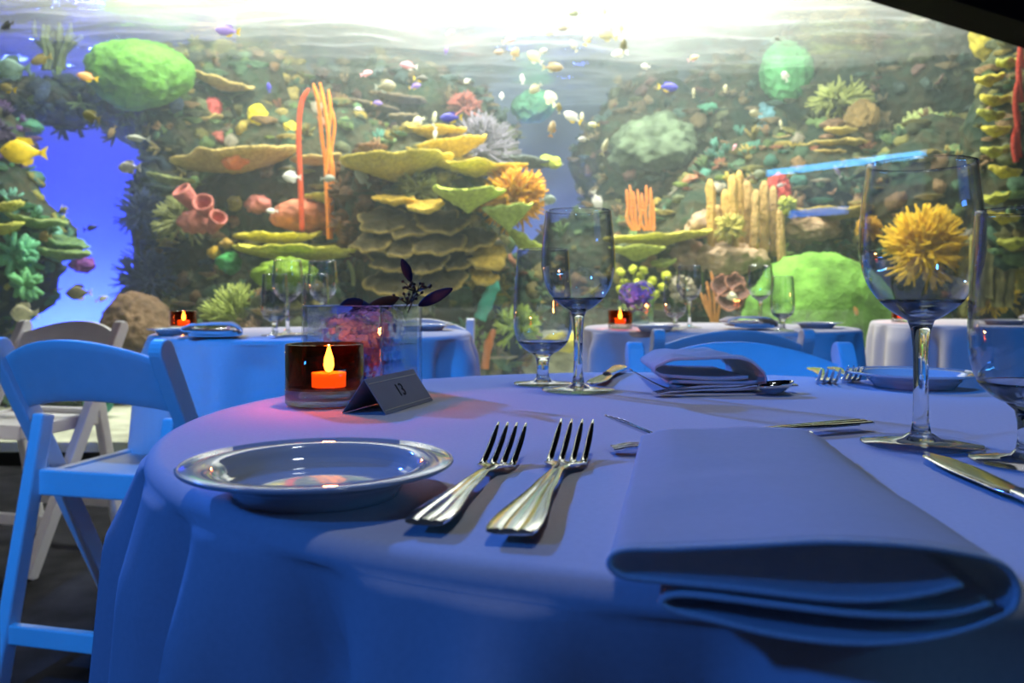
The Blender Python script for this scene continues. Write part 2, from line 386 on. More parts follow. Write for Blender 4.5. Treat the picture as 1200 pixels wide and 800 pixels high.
# ------------------------------------------------------------------ folding chairs
def make_chair():
    r = empty('folding_chair')
    for s in (-1, 1):
        mb = MB()     # back post running down to the front foot, rounded top
        top = Vector((s * 0.203, -0.205, 0.775)); bot = Vector((s * 0.203, 0.215, 0.0))
        t = (bot - top).normalized(); nrm = Vector((0, -t.z, t.y)); hw = 0.024; th = 0.016
        prof = [top + t * 0.03 + nrm * hw]
        for k in range(0, 9):
            a = pi * k / 8
            prof.append(top + t * (0.024 - 0.024 * sin(a)) + nrm * (hw * cos(a)))
        prof.append(bot - nrm * hw * 0.85); prof.append(bot + nrm * hw * 0.85)
        m_ = len(prof)
        vs = [p + Vector((th * q, 0, 0)) for q in (-1, 1) for p in prof]
        mb.add(vs, [tuple(range(m_)), tuple(range(2 * m_ - 1, m_ - 1, -1))] + [(i, (i + 1) % m_, m_ + (i + 1) % m_, m_ + i) for i in range(m_)])
        bevel(mb.build('back_post', M['chair'], r, smooth=False), 0.004)
        mb = MB().bar((s * 0.168, -0.105, 0.60), (s * 0.172, -0.235, 0.0), 0.030, 0.040)
        bevel(mb.build('rear_leg', M['chair'], r, smooth=False), 0.006)
    def back(side):
        def f(u, v):
            x = -0.19 + 0.38 * u; q = (x / 0.19) ** 2
            zt = 0.776 - 0.042 * q; zb = 0.640 - 0.024 * q
            z = zb + (zt - zb) * v
            y = -0.205 + (0.775 - z) * 0.54 - 0.030 * (1 - q) + side * 0.009
            return Vector((x, y, z))
        return f
    mb = MB().grid(back(-1), 24, 6); mb.grid(back(1), 24, 6)
    nu, nv = 25, 7; o = nu * nv
    loop = [i for i in range(nu)] + [j * nu + nu - 1 for j in range(1, nv)] + [(nv - 1) * nu + i for i in range(nu - 2, -1, -1)] + [j * nu for j in range(nv - 2, 0, -1)]
    mb.f += [(loop[i], loop[(i + 1) % len(loop)], o + loop[(i + 1) % len(loop)], o + loop[i]) for i in range(len(loop))]
    bevel(mb.build('backrest', M['chair'], r), 0.004, 2, 50)
    seat = MB().box((0, 0.055, 0.452), (0.352, 0.32, 0.018)).build('seat', M['chair'], r, smooth=False); bevel(seat, 0.006)
    bevel(MB().box((0, -0.118, 0.450), (0.336, 0.030, 0.058)).build('rear_rail', M['chair'], r, smooth=False), 0.005)
    bevel(MB().box((0, 0.222, 0.450), (0.38, 0.026, 0.045)).build('front_rail', M['chair'], r, smooth=False), 0.006)
    for s in (-1, 1): bevel(MB().box((s * 0.172, 0.055, 0.447), (0.024, 0.33, 0.042)).build('side_rail', M['chair'], r, smooth=False), 0.005)
    bevel(MB().box((0, -0.205, 0.14), (0.325, 0.022, 0.042)).build('rear_stretcher', M['chair'], r, smooth=False), 0.004)
    bevel(MB().box((0, 0.13, 0.155), (0.38, 0.022, 0.035)).build('front_stretcher', M['chair'], r, smooth=False), 0.004)
    return r
ch0 = make_chair(); first = [True]
def chair(loc, yaw, label):
    r = ch0 if first[0] else copy_tree(ch0)
    first[0] = False
    r.location = (loc[0], loc[1], 0); r.rotation_euler = (0, 0, radians(yaw)); T(r, label, 'chair', 'white folding chairs lit blue')
chair((-0.875, 2.0), -14, 'azure lit folding chair at left, seen from behind with open legs')
chair((-1.62, 2.86), 166, 'grey unlit folding chair behind the azure chair at left')
chair((0.442, 1.47), 180, 'blue folding chair facing us across the foreground table behind the far napkin')
chair((0.59, 2.50), 2, 'blue folding chair back between the front chair and the candle table')
chair((-0.37, 3.12), 178, 'light blue folding chair peeking right of the glass flower vase')

# ------------------------------------------------------------------ tableware builders
def make_plate():
    r = empty('side_plate'); R = 0.0745
    pr = [(0, 0.003), (0.040, 0.003), (0.041, 0.0), (0.045, 0.0), (0.046, 0.003), (0.050, 0.0070), (0.056, 0.0130), (R - 0.001, 0.0160), (R, 0.0170), (R - 0.001, 0.0179),
          (0.0585, 0.0169), (0.0565, 0.0160), (0.0545, 0.0128), (0.0520, 0.0085), (0.0490, 0.0066), (0.045, 0.0060), (0, 0.0058)]
    MB().lathe(pr, 96).build('dish', M['china'], r)
    MB().lathe([(R - 0.0030, 0.0172), (R - 0.0012, 0.0184), (R + 0.0002, 0.0176), (R - 0.0010, 0.0162)], 96).build('rim', M['china'], r)
    return r
def slab(mb, ss, hw, zc, th, groove=None, nu=24):
    """strip along +Y through stations ss with half width, centre height, thickness"""
    rows = len(ss); top = []; bot = []
    for s, h, z, t_ in zip(ss, hw, zc, th):
        for k in range(nu + 1):
            u = -1 + 2 * k / nu
            g = groove(u, s) if groove else 0
            e = (1 - abs(u) ** 4)
            top.append(Vector((h * u, s, z + t_ * 0.5 * (0.35 + 0.65 * e) + g))); bot.append(Vector((h * u, s, z - t_ * 0.5 * (0.35 + 0.65 * e))))
    m_ = nu + 1; o = rows * m_; fs = []
    for j in range(rows - 1):
        for k in range(nu):
            a = j * m_ + k
            fs += [(a, a + 1, a + m_ + 1, a + m_), (o + a, o + a + m_, o + a + m_ + 1, o + a + 1)]
        a = j * m_; b = j * m_ + nu
        fs += [(a, a + m_, o + a + m_, o + a), (b, o + b, o + b + m_, b + m_)]
    for k in range(nu):
        fs += [(k, o + k, o + k + 1, k + 1)]; a = (rows - 1) * m_ + k; fs += [(a, a + 1, o + a + 1, o + a)]
    return mb.add(top + bot, fs)
def lerp_tab(tab, s):
    for (a, va), (b, vb) in zip(tab, tab[1:]):
        if s <= b:
            q = (s - a) / (b - a); q = q * q * (3 - 2 * q); return va + (vb - va) * q
    return tab[-1][1]
def handle_groove(L_):
    def g(u, s):
        k = max(0.0, min(1.0, (0.52 * L_ - s) / (0.2 * L_)))
        return -0.0007 * k * (math.exp(-((u - 0.36) / 0.10) ** 2) + math.exp(-((u + 0.36) / 0.10) ** 2))
    return g
def make_fork(L_):
    r = empty('fork')
    W = [(0, 0.0102), (0.06, 0.0108), (0.40, 0.0058), (0.60, 0.0036), (0.66, 0.0048), (0.715, 0.0112), (0.76, 0.0122)]
    Z = [(0, 0.0064), (0.08, 0.0065), (0.35, 0.0066), (0.55, 0.0062), (0.68, 0.0050), (0.78, 0.0030), (0.9, 0.0095), (1.0, 0.0215)]
    ss = [L_ * k / 44 * 0.76 for k in range(45)]
    hw = [lerp_tab(W, s / L_) * L_ / 0.21 for s in ss]; hw[0] *= 0.93
    slab(MB(), ss, hw, [lerp_tab(Z, s / L_) for s in ss], [0.0030 if s < 0.6 * L_ else 0.0024 for s in ss], handle_groove(L_)).build('handle', M['steel'], r).modifiers.new('split', 'EDGE_SPLIT')
    for k in range(4):
        x = (-1 + 2 * k / 3) * 0.0101 * L_ / 0.21
        st = [0.745 + 0.255 * j / 10 for j in range(11)]
        mb = MB()
        slab(mb, [s * L_ for s in st], [(0.0023 if s < 0.8 else 0.0020) * (1 - 0.62 * max(0, (s - 0.9) / 0.1) ** 1.5) for s in st], [0.0030 + 0.0190 * max(0, (s - 0.765) / 0.235) ** 1.25 for s in st], [0.0026 - 0.0012 * (s - 0.745) / 0.255 for s in st], None, 4)
        mb.v = [(v[0] + x, v[1], v[2]) for v in mb.v]
        mb.build('tine', M['steel'], r)
    return r
def make_knife(L_):
    r = empty('knife')
    W = [(0, 0.0096), (0.05, 0.0100), (0.35, 0.0062), (0.48, 0.0050)]
    ss = [L_ * 0.5 * k / 24 for k in range(25)]
    slab(MB(), ss, [lerp_tab(W, s / L_) for s in ss], [0.005] * 25, [0.0055] * 25, handle_groove(L_)).build('handle', M['steel'], r).modifiers.new('split', 'EDGE_SPLIT')
    B = [(0.48, 0.0055), (0.55, 0.0085), (0.8, 0.0102), (0.93, 0.0085), (1.0, 0.0012)]
    ss = [L_ * (0.49 + 0.51 * k / 24) for k in range(25)]
    slab(MB(), ss, [lerp_tab(B, s / L_) for s in ss], [0.0045] * 25, [0.0024 - 0.0010 * k / 24 for k in range(25)], None, 8).build('blade', M['steel'], r)
    return r
def make_spoon(L_):
    r = empty('spoon')
    W = [(0, 0.0090), (0.06, 0.0095), (0.40, 0.0050), (0.70, 0.0030)]
    Z = [(0, 0.004), (0.1, 0.006), (0.55, 0.0075), (0.74, 0.010)]
    ss = [L_ * 0.74 * k / 30 for k in range(31)]
    slab(MB(), ss, [lerp_tab(W, s / L_) for s in ss], [lerp_tab(Z, s / L_) for s in ss], [0.0028] * 31, handle_groove(L_)).build('handle', M['steel'], r).modifiers.new('split', 'EDGE_SPLIT')
    a, b = 0.135 * L_, 0.0175
    mb = MB(); n_ = 32; rows = 8; vs = []; fs = []
    for lay in (0, 1):
        for j in range(rows + 1):
            q = j / rows
            for k in range(n_):
                th = 2 * pi * k / n_
                z = 0.0125 - 0.0105 * (1 - q * q) - (0.0016 if lay else 0) + 0.002 * q * sin(th)
                vs.append(Vector((b * q * cos(th) * (1 - 0.12 * q * sin(th)), 0.865 * L_ + a * q * sin(th), z)))
    for lay in (0, 1):
        o = lay * (rows + 1) * n_
        for j in range(rows):
            for k in range(n_):
                l = (k + 1) % n_; fs.append((o + j * n_ + k, o + j * n_ + l, o + (j + 1) * n_ + l, o + (j + 1) * n_ + k))
    o = (rows + 1) * n_
    for k in range(n_): l = (k + 1) % n_; fs.append((rows * n_ + k, rows * n_ + l, o + rows * n_ + l, o + rows * n_ + k))
    mb.add(vs, fs).build('bowl', M['steel'], r)
    return r
def place(r, px_end, px_tip, hz=0.0, z=TABLE_Z, label='', cat='', group=None):
    """lay cutlery flat: handle end at ground xy, pointing towards tip xy"""
    a = Vector(px_end); b = Vector(px_tip)
    r.location = (a.x, a.y, z + hz); r.rotation_euler = (0, 0, math.atan2(b.y - a.y, b.x - a.x) - pi / 2)
    T(r, label, cat, group)
def G(px, py, h=0.0):
    d = (CAM_H - TABLE_Z - h) * 1000 / (py - 345)
    return Vector(((px - 600) / 1000 * d, d))

def make_goblet(kind, hq=True):
    r = empty('wine_glass' if kind == 'wine' else 'water_goblet')
    n_ = 64 if hq else 28
    if kind == 'wine':
        Hh = 0.205; outer = [(0.0085, 0.0905), (0.018, 0.0960), (0.029, 0.1060), (0.0375, 0.1200), (0.0418, 0.1380), (0.0422, 0.1500), (0.0412, 0.1680), (0.0390, 0.1880), (0.0372, 0.2045)]
        stem = [(0.0100, 0.0035), (0.0072, 0.008), (0.0055, 0.018), (0.0050, 0.045), (0.0054, 0.070), (0.0068, 0.084), (0.0092, 0.0908), (0.0140, 0.0938)]
        inner0 = 0.0965; fr = 0.0415
    else:
        outer = [(0.0090, 0.0375), (0.019, 0.0410), (0.0290, 0.0500), (0.0345, 0.0630), (0.0362, 0.0800), (0.0358, 0.1000), (0.0345, 0.1250), (0.0328, 0.1480), (0.0318, 0.1640)]
        stem = [(0.0110, 0.0035), (0.0085, 0.008), (0.0072, 0.016), (0.0074, 0.026), (0.0090, 0.034), (0.0150, 0.0395)]
        inner0 = 0.044; fr = 0.0360
    # smooth the bowl outline (catmull-rom)
    pts = outer; sm = []
    for i in range(len(pts) - 1):
        p0 = pts[max(0, i - 1)]; p1 = pts[i]; p2 = pts[i + 1]; p3 = pts[min(len(pts) - 1, i + 2)]
        for k in range(4):
            t_ = k / 4; sm.append(tuple(0.5 * (2 * p1[c] + (p2[c] - p0[c]) * t_ + (2 * p0[c] - 5 * p1[c] + 4 * p2[c] - p3[c]) * t_ ** 2 + (3 * p1[c] - p0[c] - 3 * p2[c] + p3[c]) * t_ ** 3) for c in (0, 1)))
    sm.append(pts[-1])
    wall = 0.0011
    inner = [(max(0.0, a - wall), max(b, inner0)) for a, b in sm if b > inner0]
    MB().lathe(sm + [(sm[-1][0] - wall * 0.5, sm[-1][1] + 0.0006)] + inner[::-1] + [(0, inner0)], n_).build('bowl', M['bowl'], r)
    base_z = inner0 + 0.006
    bs = [p for p in sm if p[1] <= base_z + 0.004]
    MB().lathe([(0, bs[0][1] - 0.001)] + [(a + 0.0002, b) for a, b in bs] + [(bs[-1][0] - 0.0016, bs[-1][1] - 0.0004), (bs[-1][0] * 0.55, inner0 + 0.0035), (0, inner0 + 0.0015)], n_).build('bowl_base', M['stem'], r)
    MB().lathe([(sm[-1][0] - wall * 0.5 + 0.0008 * cos(a), sm[-1][1] + 0.0008 * sin(a)) for a in [2 * pi * k / 8 for k in range(9)]], n_).build('rim', M['bowl'], r)
    MB().lathe([(0, 0.0032)] + stem + [(0.0001, inner0 - 0.0008)], n_).build('stem', M['stem'], r)
    MB().lathe([(0, 0.0006), (fr - 0.001, 0.0006), (fr, 0.0012), (fr - 0.0006, 0.0022), (fr * 0.6, 0.0032), (fr * 0.32, 0.0052), (0.0085, 0.0085), (0, 0.0085)], n_).build('foot', M['foot'], r)
    return r
def make_candle(parts=True):
    """low tumbler of dark red glass on a thick clear base"""
    r = empty('candle_holder'); R = 0.0385; H_ = 0.060
    MB().lathe([(R, 0.0165), (R, H_), (R - 0.0015, H_ + 0.0008), (R - 0.003, H_), (R - 0.003, 0.0185), (0, 0.0175)], 48).build('cup', M['amber'], r)
    MB().lathe([(0, 0.0005), (R - 0.002, 0.0005), (R, 0.003), (R, 0.0165), (0, 0.0165)], 48).build('base', M['clearbase'], r)
    return r
def make_tealight():
    r = empty('tealight')
    MB().lathe([(0, 0.0), (0.0165, 0.0), (0.0168, 0.014), (0.0163, 0.014), (0.016, 0.012), (0, 0.012)], 32).build('wax_cup', M['wax'], r)
    MB().tube([(0, 0, 0.012), (0.0005, 0, 0.019)], 0.0007, 6).build('wick', M['ink'], r)
    MB().lathe([(0, 0.014), (0.0035, 0.016), (0.0052, 0.021), (0.0046, 0.028), (0.0024, 0.035), (0.0006, 0.041), (0, 0.042)], 16).build('flame', M['flame'], r)
    d = bpy.data.lights.new('candle_glow', 'POINT'); d.energy = 0.7; d.color = (1.0, 0.28, 0.06); d.shadow_soft_size = 0.006
    o = bpy.data.objects.new('candle_glow', d); C.objects.link(o); o.parent = r; o.location = (0, 0, 0.05)
    return r

# ------------------------------------------------------------------ foreground setting
def on_table(r, x, y, yaw=0, z=TABLE_Z):
    r.location = (x, y, z + 0.0004); r.rotation_euler = (0, 0, radians(yaw)); return r
plate0 = make_plate()
T(on_table(plate0, -0.107, 0.472), 'shiny white side plate at the left front of the foreground table', 'plate', 'side plates')
fork_salad = make_fork(0.200); place(fork_salad, G(497, 628), G(606, 528), label='left smaller fork beside the shiny side plate, tines up', cat='fork')
fork_main = make_fork(0.232); place(fork_main, G(597, 640), G(678, 526), label='right larger fork next to the big folded napkin, tines up', cat='fork')
fork_d = copy_tree(fork_salad); place(fork_d, Vector((0.286, 0.692)), Vector((0.085, 0.602)), label='dessert fork poking out both sides behind the near napkin', cat='fork')
fork_d.scale = (1.12, 1.18, 1.1)
spoon0 = make_spoon(0.19); spoon0.scale = (1, 0.74, 1); place(spoon0, G(717, 532), Vector((0.30, 0.600)), label='dessert spoon mostly hidden under the near napkin, handle tip at left', cat='spoon')
knife0 = make_knife(0.235); place(knife0, Vector((0.262, 0.335)), G(1091, 541), label='table knife at right with blade tip beside the goblet foot', cat='knife')

# folded napkins: one long S-folded strip of cloth
def make_napkin(W0, L_, skew, seed, amp=0.0016, puff=1.0):
    r = empty('folded_napkin')
    ctl = [(.84, .0120, .0062), (.72, .0092, .0062), (.55, .0078, .0064), (.30, .0098, .0070), (.10, .0108, .0078), (.03, .0118, .0090), (.0, .0150, .0110), (.008, .0190, .0130), (.05, .0210, .0145),
           (.15, .0220, .0185), (.30, .0242, .0195), (.50, .0270, .0200), (.70, .0258, .0200), (.85, .0220, .0185), (.94, .0180, .0130), (.985, .0130, .0095), (1.0, .0075, .0055), (.985, .0020, .0022), (.93, -.0010, .0014),
           (.80, -.0045, .0012), (.60, -.0065, .0012), (.40, -.0050, .0012), (.25, -.0015, .0012), (.16, .0005, .0014), (.125, .0030, .0024), (.14, .0055, .0036), (.20, .0066, .0040), (.40, .0050, .0040), (.60, .0030, .0040), (.80, .0022, .0040), (.92, .0045, .0044)]
    sm = []
    for i in range(len(ctl) - 1):
        p0 = ctl[max(0, i - 1)]; p1 = ctl[i]; p2 = ctl[i + 1]; p3 = ctl[min(len(ctl) - 1, i + 2)]
        for k in range(4):
            t_ = k / 4; sm.append([0.5 * (2 * p1[c] + (p2[c] - p0[c]) * t_ + (2 * p0[c] - 5 * p1[c] + 4 * p2[c] - p3[c]) * t_ ** 2 + (3 * p1[c] - p0[c] - 3 * p2[c] + p3[c]) * t_ ** 3) for c in range(3)])
    sm.append(list(ctl[-1])); ns = len(sm); ny = 36
    def pt(i, j):
        u, wf, wb = sm[i]; t_ = j / ny
        wf = wb + (wf - wb) * puff if puff < 1 else wf
        e = (1 - t_) ** 1.6
        neg = min(wf, 0.0); pos = max(wf, 0.0)
        wv_ = (pos * e + wb * (1 - e)) + neg * max(0, 1 - t_ / 0.09)
        wv_ = max(wv_, 0.0012 if t_ > 0.09 else -1)
        x = (u - 0.5) * W0 * (1 - 0.10 * t_) + skew * t_
        y = L_ * t_ + 0.004 * sin(u * 5 + seed) * (1 - t_) - 0.006 * (1 - t_) * (1 - 4 * (u - .5) ** 2)
        if wf > 0.012:
            wv_ += amp * (noise.noise(Vector((u * 3.2 + seed, t_ * 5.0, seed))) + 0.5 * noise.noise(Vector((u * 2 + seed, t_ * 13.0, 5)))) * min(1, t_ * 6 + 0.2)
        return Vector((x, y, wv_))
    mb = MB(); vs = [pt(i, j) for j in range(ny + 1) for i in range(ns)]
    mb.add(vs, [(j * ns + i, j * ns + i + 1, (j + 1) * ns + i + 1, (j + 1) * ns + i) for j in range(ny) for i in range(ns - 1)])
    o = mb.build('cloth', M['napkin'], r, fix=False)
    so = o.modifiers.new('solid', 'SOLIDIFY'); so.thickness = 0.0011; so.offset = 0
    MB().tube([pt(i, 0) for i in range(ns)], 0.0013, 8).build('hem', M['hem'], r)
    return r
nap = make_napkin(0.139, 0.281, 0.046, 1.3)
nap.location = (0.1035, 0.292, TABLE_Z + 0.001)
T(nap, 'large folded pale napkin at near right, its rolled edge toward us', 'napkin')
nap2 = make_napkin(0.150, 0.20, -0.010, 4.1, 0.004, 0.25)
nap2.location = (0.222, 0.955, TABLE_Z + 0.0055); nap2.rotation_euler = (0, 0, radians(-4)); nap2.scale = (0.82, 0.85, 1.6)
T(nap2, 'folded napkin on far side of the foreground table below the blue chair', 'napkin')

wine0 = make_goblet('wine'); T(on_table(wine0, 0.298, 0.622), 'tall wine glass at right foreground, yellow coral seen through its bowl', 'wine glass', 'wine glasses')
gob0 = make_goblet('water'); T(on_table(gob0, 0.337, 0.555), 'stemmed water goblet cut by the right edge of the picture', 'goblet', 'water goblets')
wine1 = copy_tree(wine0); T(on_table(wine1, 0.0755, 0.972), 'wine glass near picture centre standing before a shorter goblet', 'wine glass', 'wine glasses')
gob1 = copy_tree(gob0); T(on_table(gob1, 0.0375, 1.040), 'shorter water goblet just left of the centre wine glass', 'goblet', 'water goblets')
gob1.scale = (0.99, 0.99, 1.0)

cand = make_candle(); T(on_table(cand, -0.187, 0.852), 'dark red glass candle cup on the foreground table beside the number card', 'candle holder', 'glass candle cups')
tl0 = make_tealight(); T(on_table(tl0, -0.182, 0.848, z=TABLE_Z + 0.0182), 'lit orange tealight inside the foreground red glass cup', 'candle', 'lit tealights')

# square glass vase with water and a flower arrangement
vr = empty('square_vase', (-0.166, 0.955, TABLE_Z + 0.0005), radians(-19)); T(vr, 'square clear glass vase half full of water behind the candle cup', 'vase')
hw_ = 0.0485; Hv = 0.098; wl = 0.0035
def ring(q, z): return [Vector((-q, -q, z)), Vector((q, -q, z)), Vector((q, q, z)), Vector((-q, q, z))]
vs = ring(hw_, 0) + ring(hw_, Hv) + ring(hw_ - wl, Hv) + ring(hw_ - wl, 0.008)
fs = [(3, 2, 1, 0), (12, 13, 14, 15)]
for k in range(4):
    l = (k + 1) % 4; fs += [(k, l, 4 + l, 4 + k), (4 + k, 4 + l, 8 + l, 8 + k), (8 + k, 8 + l, 12 + l, 12 + k)]
bevel(MB().add(vs, fs).build('glass_box', M['vase'], vr, smooth=False), 0.0012, 2)
q = hw_ - wl - 0.0004
MB().box((0, 0, 0.031), (2 * q, 2 * q, 0.045)).build('water', M['vasewater'], vr, smooth=False)
for k in range(4):
    a = pi / 4 + k * pi / 2
    MB().bar((hw_ * 1.395 * cos(a), hw_ * 1.395 * sin(a), 0.002), (hw_ * 1.395 * cos(a), hw_ * 1.395 * sin(a), Hv - 0.001), 0.0022, 0.0022, (1, 1, 0)).build('corner', M['stem'], vr, smooth=False)

fl = empty('flower_arrangement', (-0.166, 0.955, TABLE_Z + 0.012)); T(fl, 'lavender hydrangea bunch with dark leaves and seed heads in the square vase', 'flowers')
petal_mat = vcol_mat('hydrangea_petals', 0.7, 0.15, 200, 0.15)
mb = MB(); rnd = random.Random(3)
for (cx, cy_, cz, R) in ((-0.017, -0.006, 0.050, 0.029), (0.011, 0.000, 0.056, 0.029), (0.000, -0.008, 0.034, 0.032)):
    for k in range(130):
        d = Vector((rnd.gauss(0, 1), rnd.gauss(0, 1), rnd.gauss(0.25, 1))).normalized(); c = Vector((cx, cy_, cz)) + d * R * rnd.uniform(0.85, 1.0)
        a = d.orthogonal().normalized(); b = d.cross(a); rot = rnd.uniform(0, pi)
        base = rnd.choice([(0.50, 0.42, 0.88), (0.60, 0.46, 0.90), (0.42, 0.40, 0.86), (0.68, 0.48, 0.82)])
        for p_ in range(4):
            th = rot + p_ * pi / 2; e = a * cos(th) + b * sin(th); f_ = a * -sin(th) + b * cos(th); s_ = 0.0046
            mb.add([c, c + e * s_ * 0.55 + f_ * s_ * 0.5 + d * 0.0008, c + e * s_ * 1.1 + d * 0.0016, c + e * s_ * 0.55 - f_ * s_ * 0.5 + d * 0.0008], [(0, 1, 2, 3)], base)
hy = mb.build('blossoms', petal_mat, fl, fix=False); hy['kind'] = 'stuff'
green = pmat('flower_stem', (0.10, 0.18, 0.08), 0.6, var=0.2, scale=60)
for k in range(4):
    MB().tube([(0.012 * cos(k * 1.6), 0.012 * sin(k * 1.6), 0.002), (0.006 * cos(k * 1.6 + 1), 0.006 * sin(k * 1.6 + 1), 0.035), (0.01 * cos(k), 0.01 * sin(k), 0.05)], 0.0022, 7).build('stem', green, fl)
leafm = pmat('dark_blue_leaf', (0.006, 0.010, 0.05), 0.7, var=0.2, scale=40, spec=0.15)
def leaf(base, tip, wd, name='leaf', m_=leafm):
    base, tip = Vector(base), Vector(tip); ax = tip - base; sd = ax.cross(Vector((0.25, -1, 0.15))).normalized(); nn = ax.normalized().cross(sd)
    def f(u, v):
        wv_ = sin(pi * min(1, v * 0.94 + 0.04)) ** 0.7 * wd
        return base + ax * v + sd * ((u - 0.5) * 2 * wv_) + nn * (0.25 * wd * (abs(u - 0.5) * 2) ** 2 - 0.10 * ax.length * sin(pi * v) * 0.6)
    o = MB().grid(f, 6, 12).build(name, m_, fl, fix=False)
    so = o.modifiers.new('solid', 'SOLIDIFY'); so.thickness = 0.0006
fo = Vector(fl.location)
def FP(px, py, d): return P(px, py, d) - fo
leaf(FP(482, 330, 0.955), FP(471, 303, 0.95), 0.0055)
leaf(FP(490, 358, 0.95), FP(530, 338, 0.93), 0.0065)
leaf(FP(395, 368, 0.95), FP(425, 352, 0.95), 0.010)
leaf(FP(425, 366, 0.96), FP(468, 348, 0.98), 0.008, 'leaf', pmat('dark_maroon_leaf', (0.02, 0.006, 0.004), 0.7, var=0.2, scale=40))
leaf(FP(440, 370, 0.95), FP(412, 350, 0.98), 0.007)
seedm = pmat('black_seed', (0.006, 0.006, 0.008), 0.6, var=0.2, scale=60)
for (bx, by, hx, hy_, seeds) in ((478, 366, 488, 336, 16), (470, 368, 478, 350, 10)):
    sp = empty('seed_sprig', (0, 0, 0), 0, fl)
    b = FP(bx, by, 0.95); h = FP(hx, hy_, 0.945); mb = MB(); mb.tube([b, b.lerp(h, 0.5) + Vector((0.001, 0, 0)), h - Vector((0, 0, 0.006))], 0.0007, 6)
    r2 = random.Random(bx)
    tips = []
    for k in range(seeds):
        a = r2.uniform(0, 2 * pi); q = r2.uniform(0.3, 1); tp = h + Vector((0.017 * q * cos(a), 0.012 * q * sin(a), 0.004 * r2.uniform(-1, 1) + 0.003))
        mb.tube([h - Vector((0, 0, 0.006)), tp], 0.0005, 5); tips.append(tp)
    mb.build('sprig_stalk', seedm, sp)
    mb = MB()
    for tp in tips:
        mb.lathe([(0, -0.0018), (0.0015, -0.0012), (0.0019, 0), (0.0013, 0.0014), (0, 0.0018)], 8, tp)
    so = mb.build('seeds', seedm, sp); so['kind'] = 'stuff'

# folded number card
A = G(452, 486.5); B_ = G(507, 469.5); Cc = G(401, 484.5)
cr = empty('number_card', (0, 0, TABLE_Z + 0.0006)); T(cr, 'folded grey number card reading 13 beside the candle cup', 'number card')
A3, B3, C3 = (Vector((p.x, p.y, 0)) for p in (A, B_, Cc)); D3 = C3 + (B3 - A3); up = Vector((0, 0, 0.0315))
R0 = (A3 + C3) / 2 + up; R1 = (B3 + D3) / 2 + up
def cardface(a, b, r1, r0, name):
    o = MB().add([a, b, r1, r0], [(0, 1, 2, 3)]).build(name, M['card'], cr, smooth=False, fix=False)
    so = o.modifiers.new('solid', 'SOLIDIFY'); so.thickness = 0.0007; so.offset = 0; return o
fr_ = cardface(A3, B3, R1, R0, 'front_flap'); cardface(D3, C3, R0, R1, 'back_flap')
ex = (B3 - A3).normalized(); ey = ((R0 + R1) / 2 - (A3 + B3) / 2).normalized(); ez = ex.cross(ey)
cu = bpy.data.curves.new('number_text', 'FONT'); cu.body = '13'; cu.size = 0.019; cu.align_x = 'CENTER'; cu.extrude = 0.0002
to = bpy.data.objects.new('tmp_text', cu); C.objects.link(to)
me = bpy.data.meshes.new_from_object(to.evaluated_get(bpy.context.evaluated_depsgraph_get())); bpy.data.objects.remove(to)
me.name = 'number_text'; me.materials.clear()
c0 = (A3 + B3) / 2 + ey * 0.0135 + ez * 0.0007
tx = link('number_text', me, M['ink'], cr)
Mx = Matrix((ex, ey, ez)).transposed().to_4x4(); Mx.translation = c0; tx.matrix_local = Mx
for h in (0.0035, 0.0325):
    p = (A3 + ey * h + ez * 0.0006, B3 + ey * h + ez * 0.0006)
    MB().bar(p[0] + ex * 0.002, p[1] - ex * 0.002, 0.0009, 0.0003, ey).build('border_line', M['cardgold'], cr, smooth=False)

# far setting of the same table
pl1 = copy_tree(plate0); T(on_table(pl1, 0.478, 1.015), 'side plate at the far right of the foreground table behind the wine glass', 'plate', 'side plates')
f2 = copy_tree(fork_main); f2.scale = (0.95, 0.85, 1); place(f2, Vector((0.425, 1.20)), Vector((0.380, 1.02)), label='far left one of two forks beside the far plate, tines toward us', cat='fork')
f3 = copy_tree(fork_salad); f3.scale = (0.95, 0.9, 1.1); place(f3, Vector((0.452, 1.20)), Vector((0.415, 1.03)), label='far right one of two forks beside the far plate, tines toward us', cat='fork')
k2 = copy_tree(knife0); k2.scale = (1.1, 0.95, 1.4); place(k2, Vector((0.152, 1.205)), Vector((0.095, 1.00)), label='knife pointing at us just right of the centre wine glass foot', cat='knife')
f4 = copy_tree(fork_salad); f4.scale = (1, 0.93, 1.15); place(f4, Vector((0.318, 0.945)), Vector((0.140, 0.938)), hz=0.001, label='dessert fork in front of the far napkin, tines rising at left', cat='fork')
s2 = copy_tree(spoon0); s2.scale = (1, 0.82, 1.1); place(s2, G(767, 465), Vector((0.305, 0.935)), label='dessert spoon in front of the far napkin, bowl at right', cat='spoon')
f4.location.y += 0.012

# ------------------------------------------------------------------ settings on the background tables
wineB = make_goblet('wine', False); gobB = make_goblet('water', False); fB = [True, True]
def bg_glass(kind, px, base_y, d, label):
    src, i, cat, grp = (wineB, 0, 'wine glass', 'wine glasses') if kind == 'wine' else (gobB, 1, 'goblet', 'water goblets')
    r = src if fB[i] else copy_tree(src); fB[i] = False
    p = P(px, base_y, d); on_table(r, p.x, d); T(r, label, cat, grp)
bg_glass('wine', 337, 392, 2.36, 'wine glass on left table, behind the shorter goblet left of the vase')
bg_glass('water', 322, 392, 2.28, 'small goblet left of the vase on the azure draped table')
bg_glass('wine', 378, 392, 2.42, 'wine glass rising just above the left end of the square vase')
bg_glass('water', 370, 392, 2.30, 'goblet half hidden by the left end of the square vase')
bg_glass('water', 791, 385, 2.66, 'small goblet on centre table right of the small candle')
bg_glass('wine', 808, 385, 2.80, 'wine glass on centre table beside the brown rose coral')
bg_glass('wine', 891, 385, 2.80, 'wine glass in front of the big green dome coral, left one')
bg_glass('water', 917, 388, 2.58, 'goblet in front of the big green dome coral, right one')
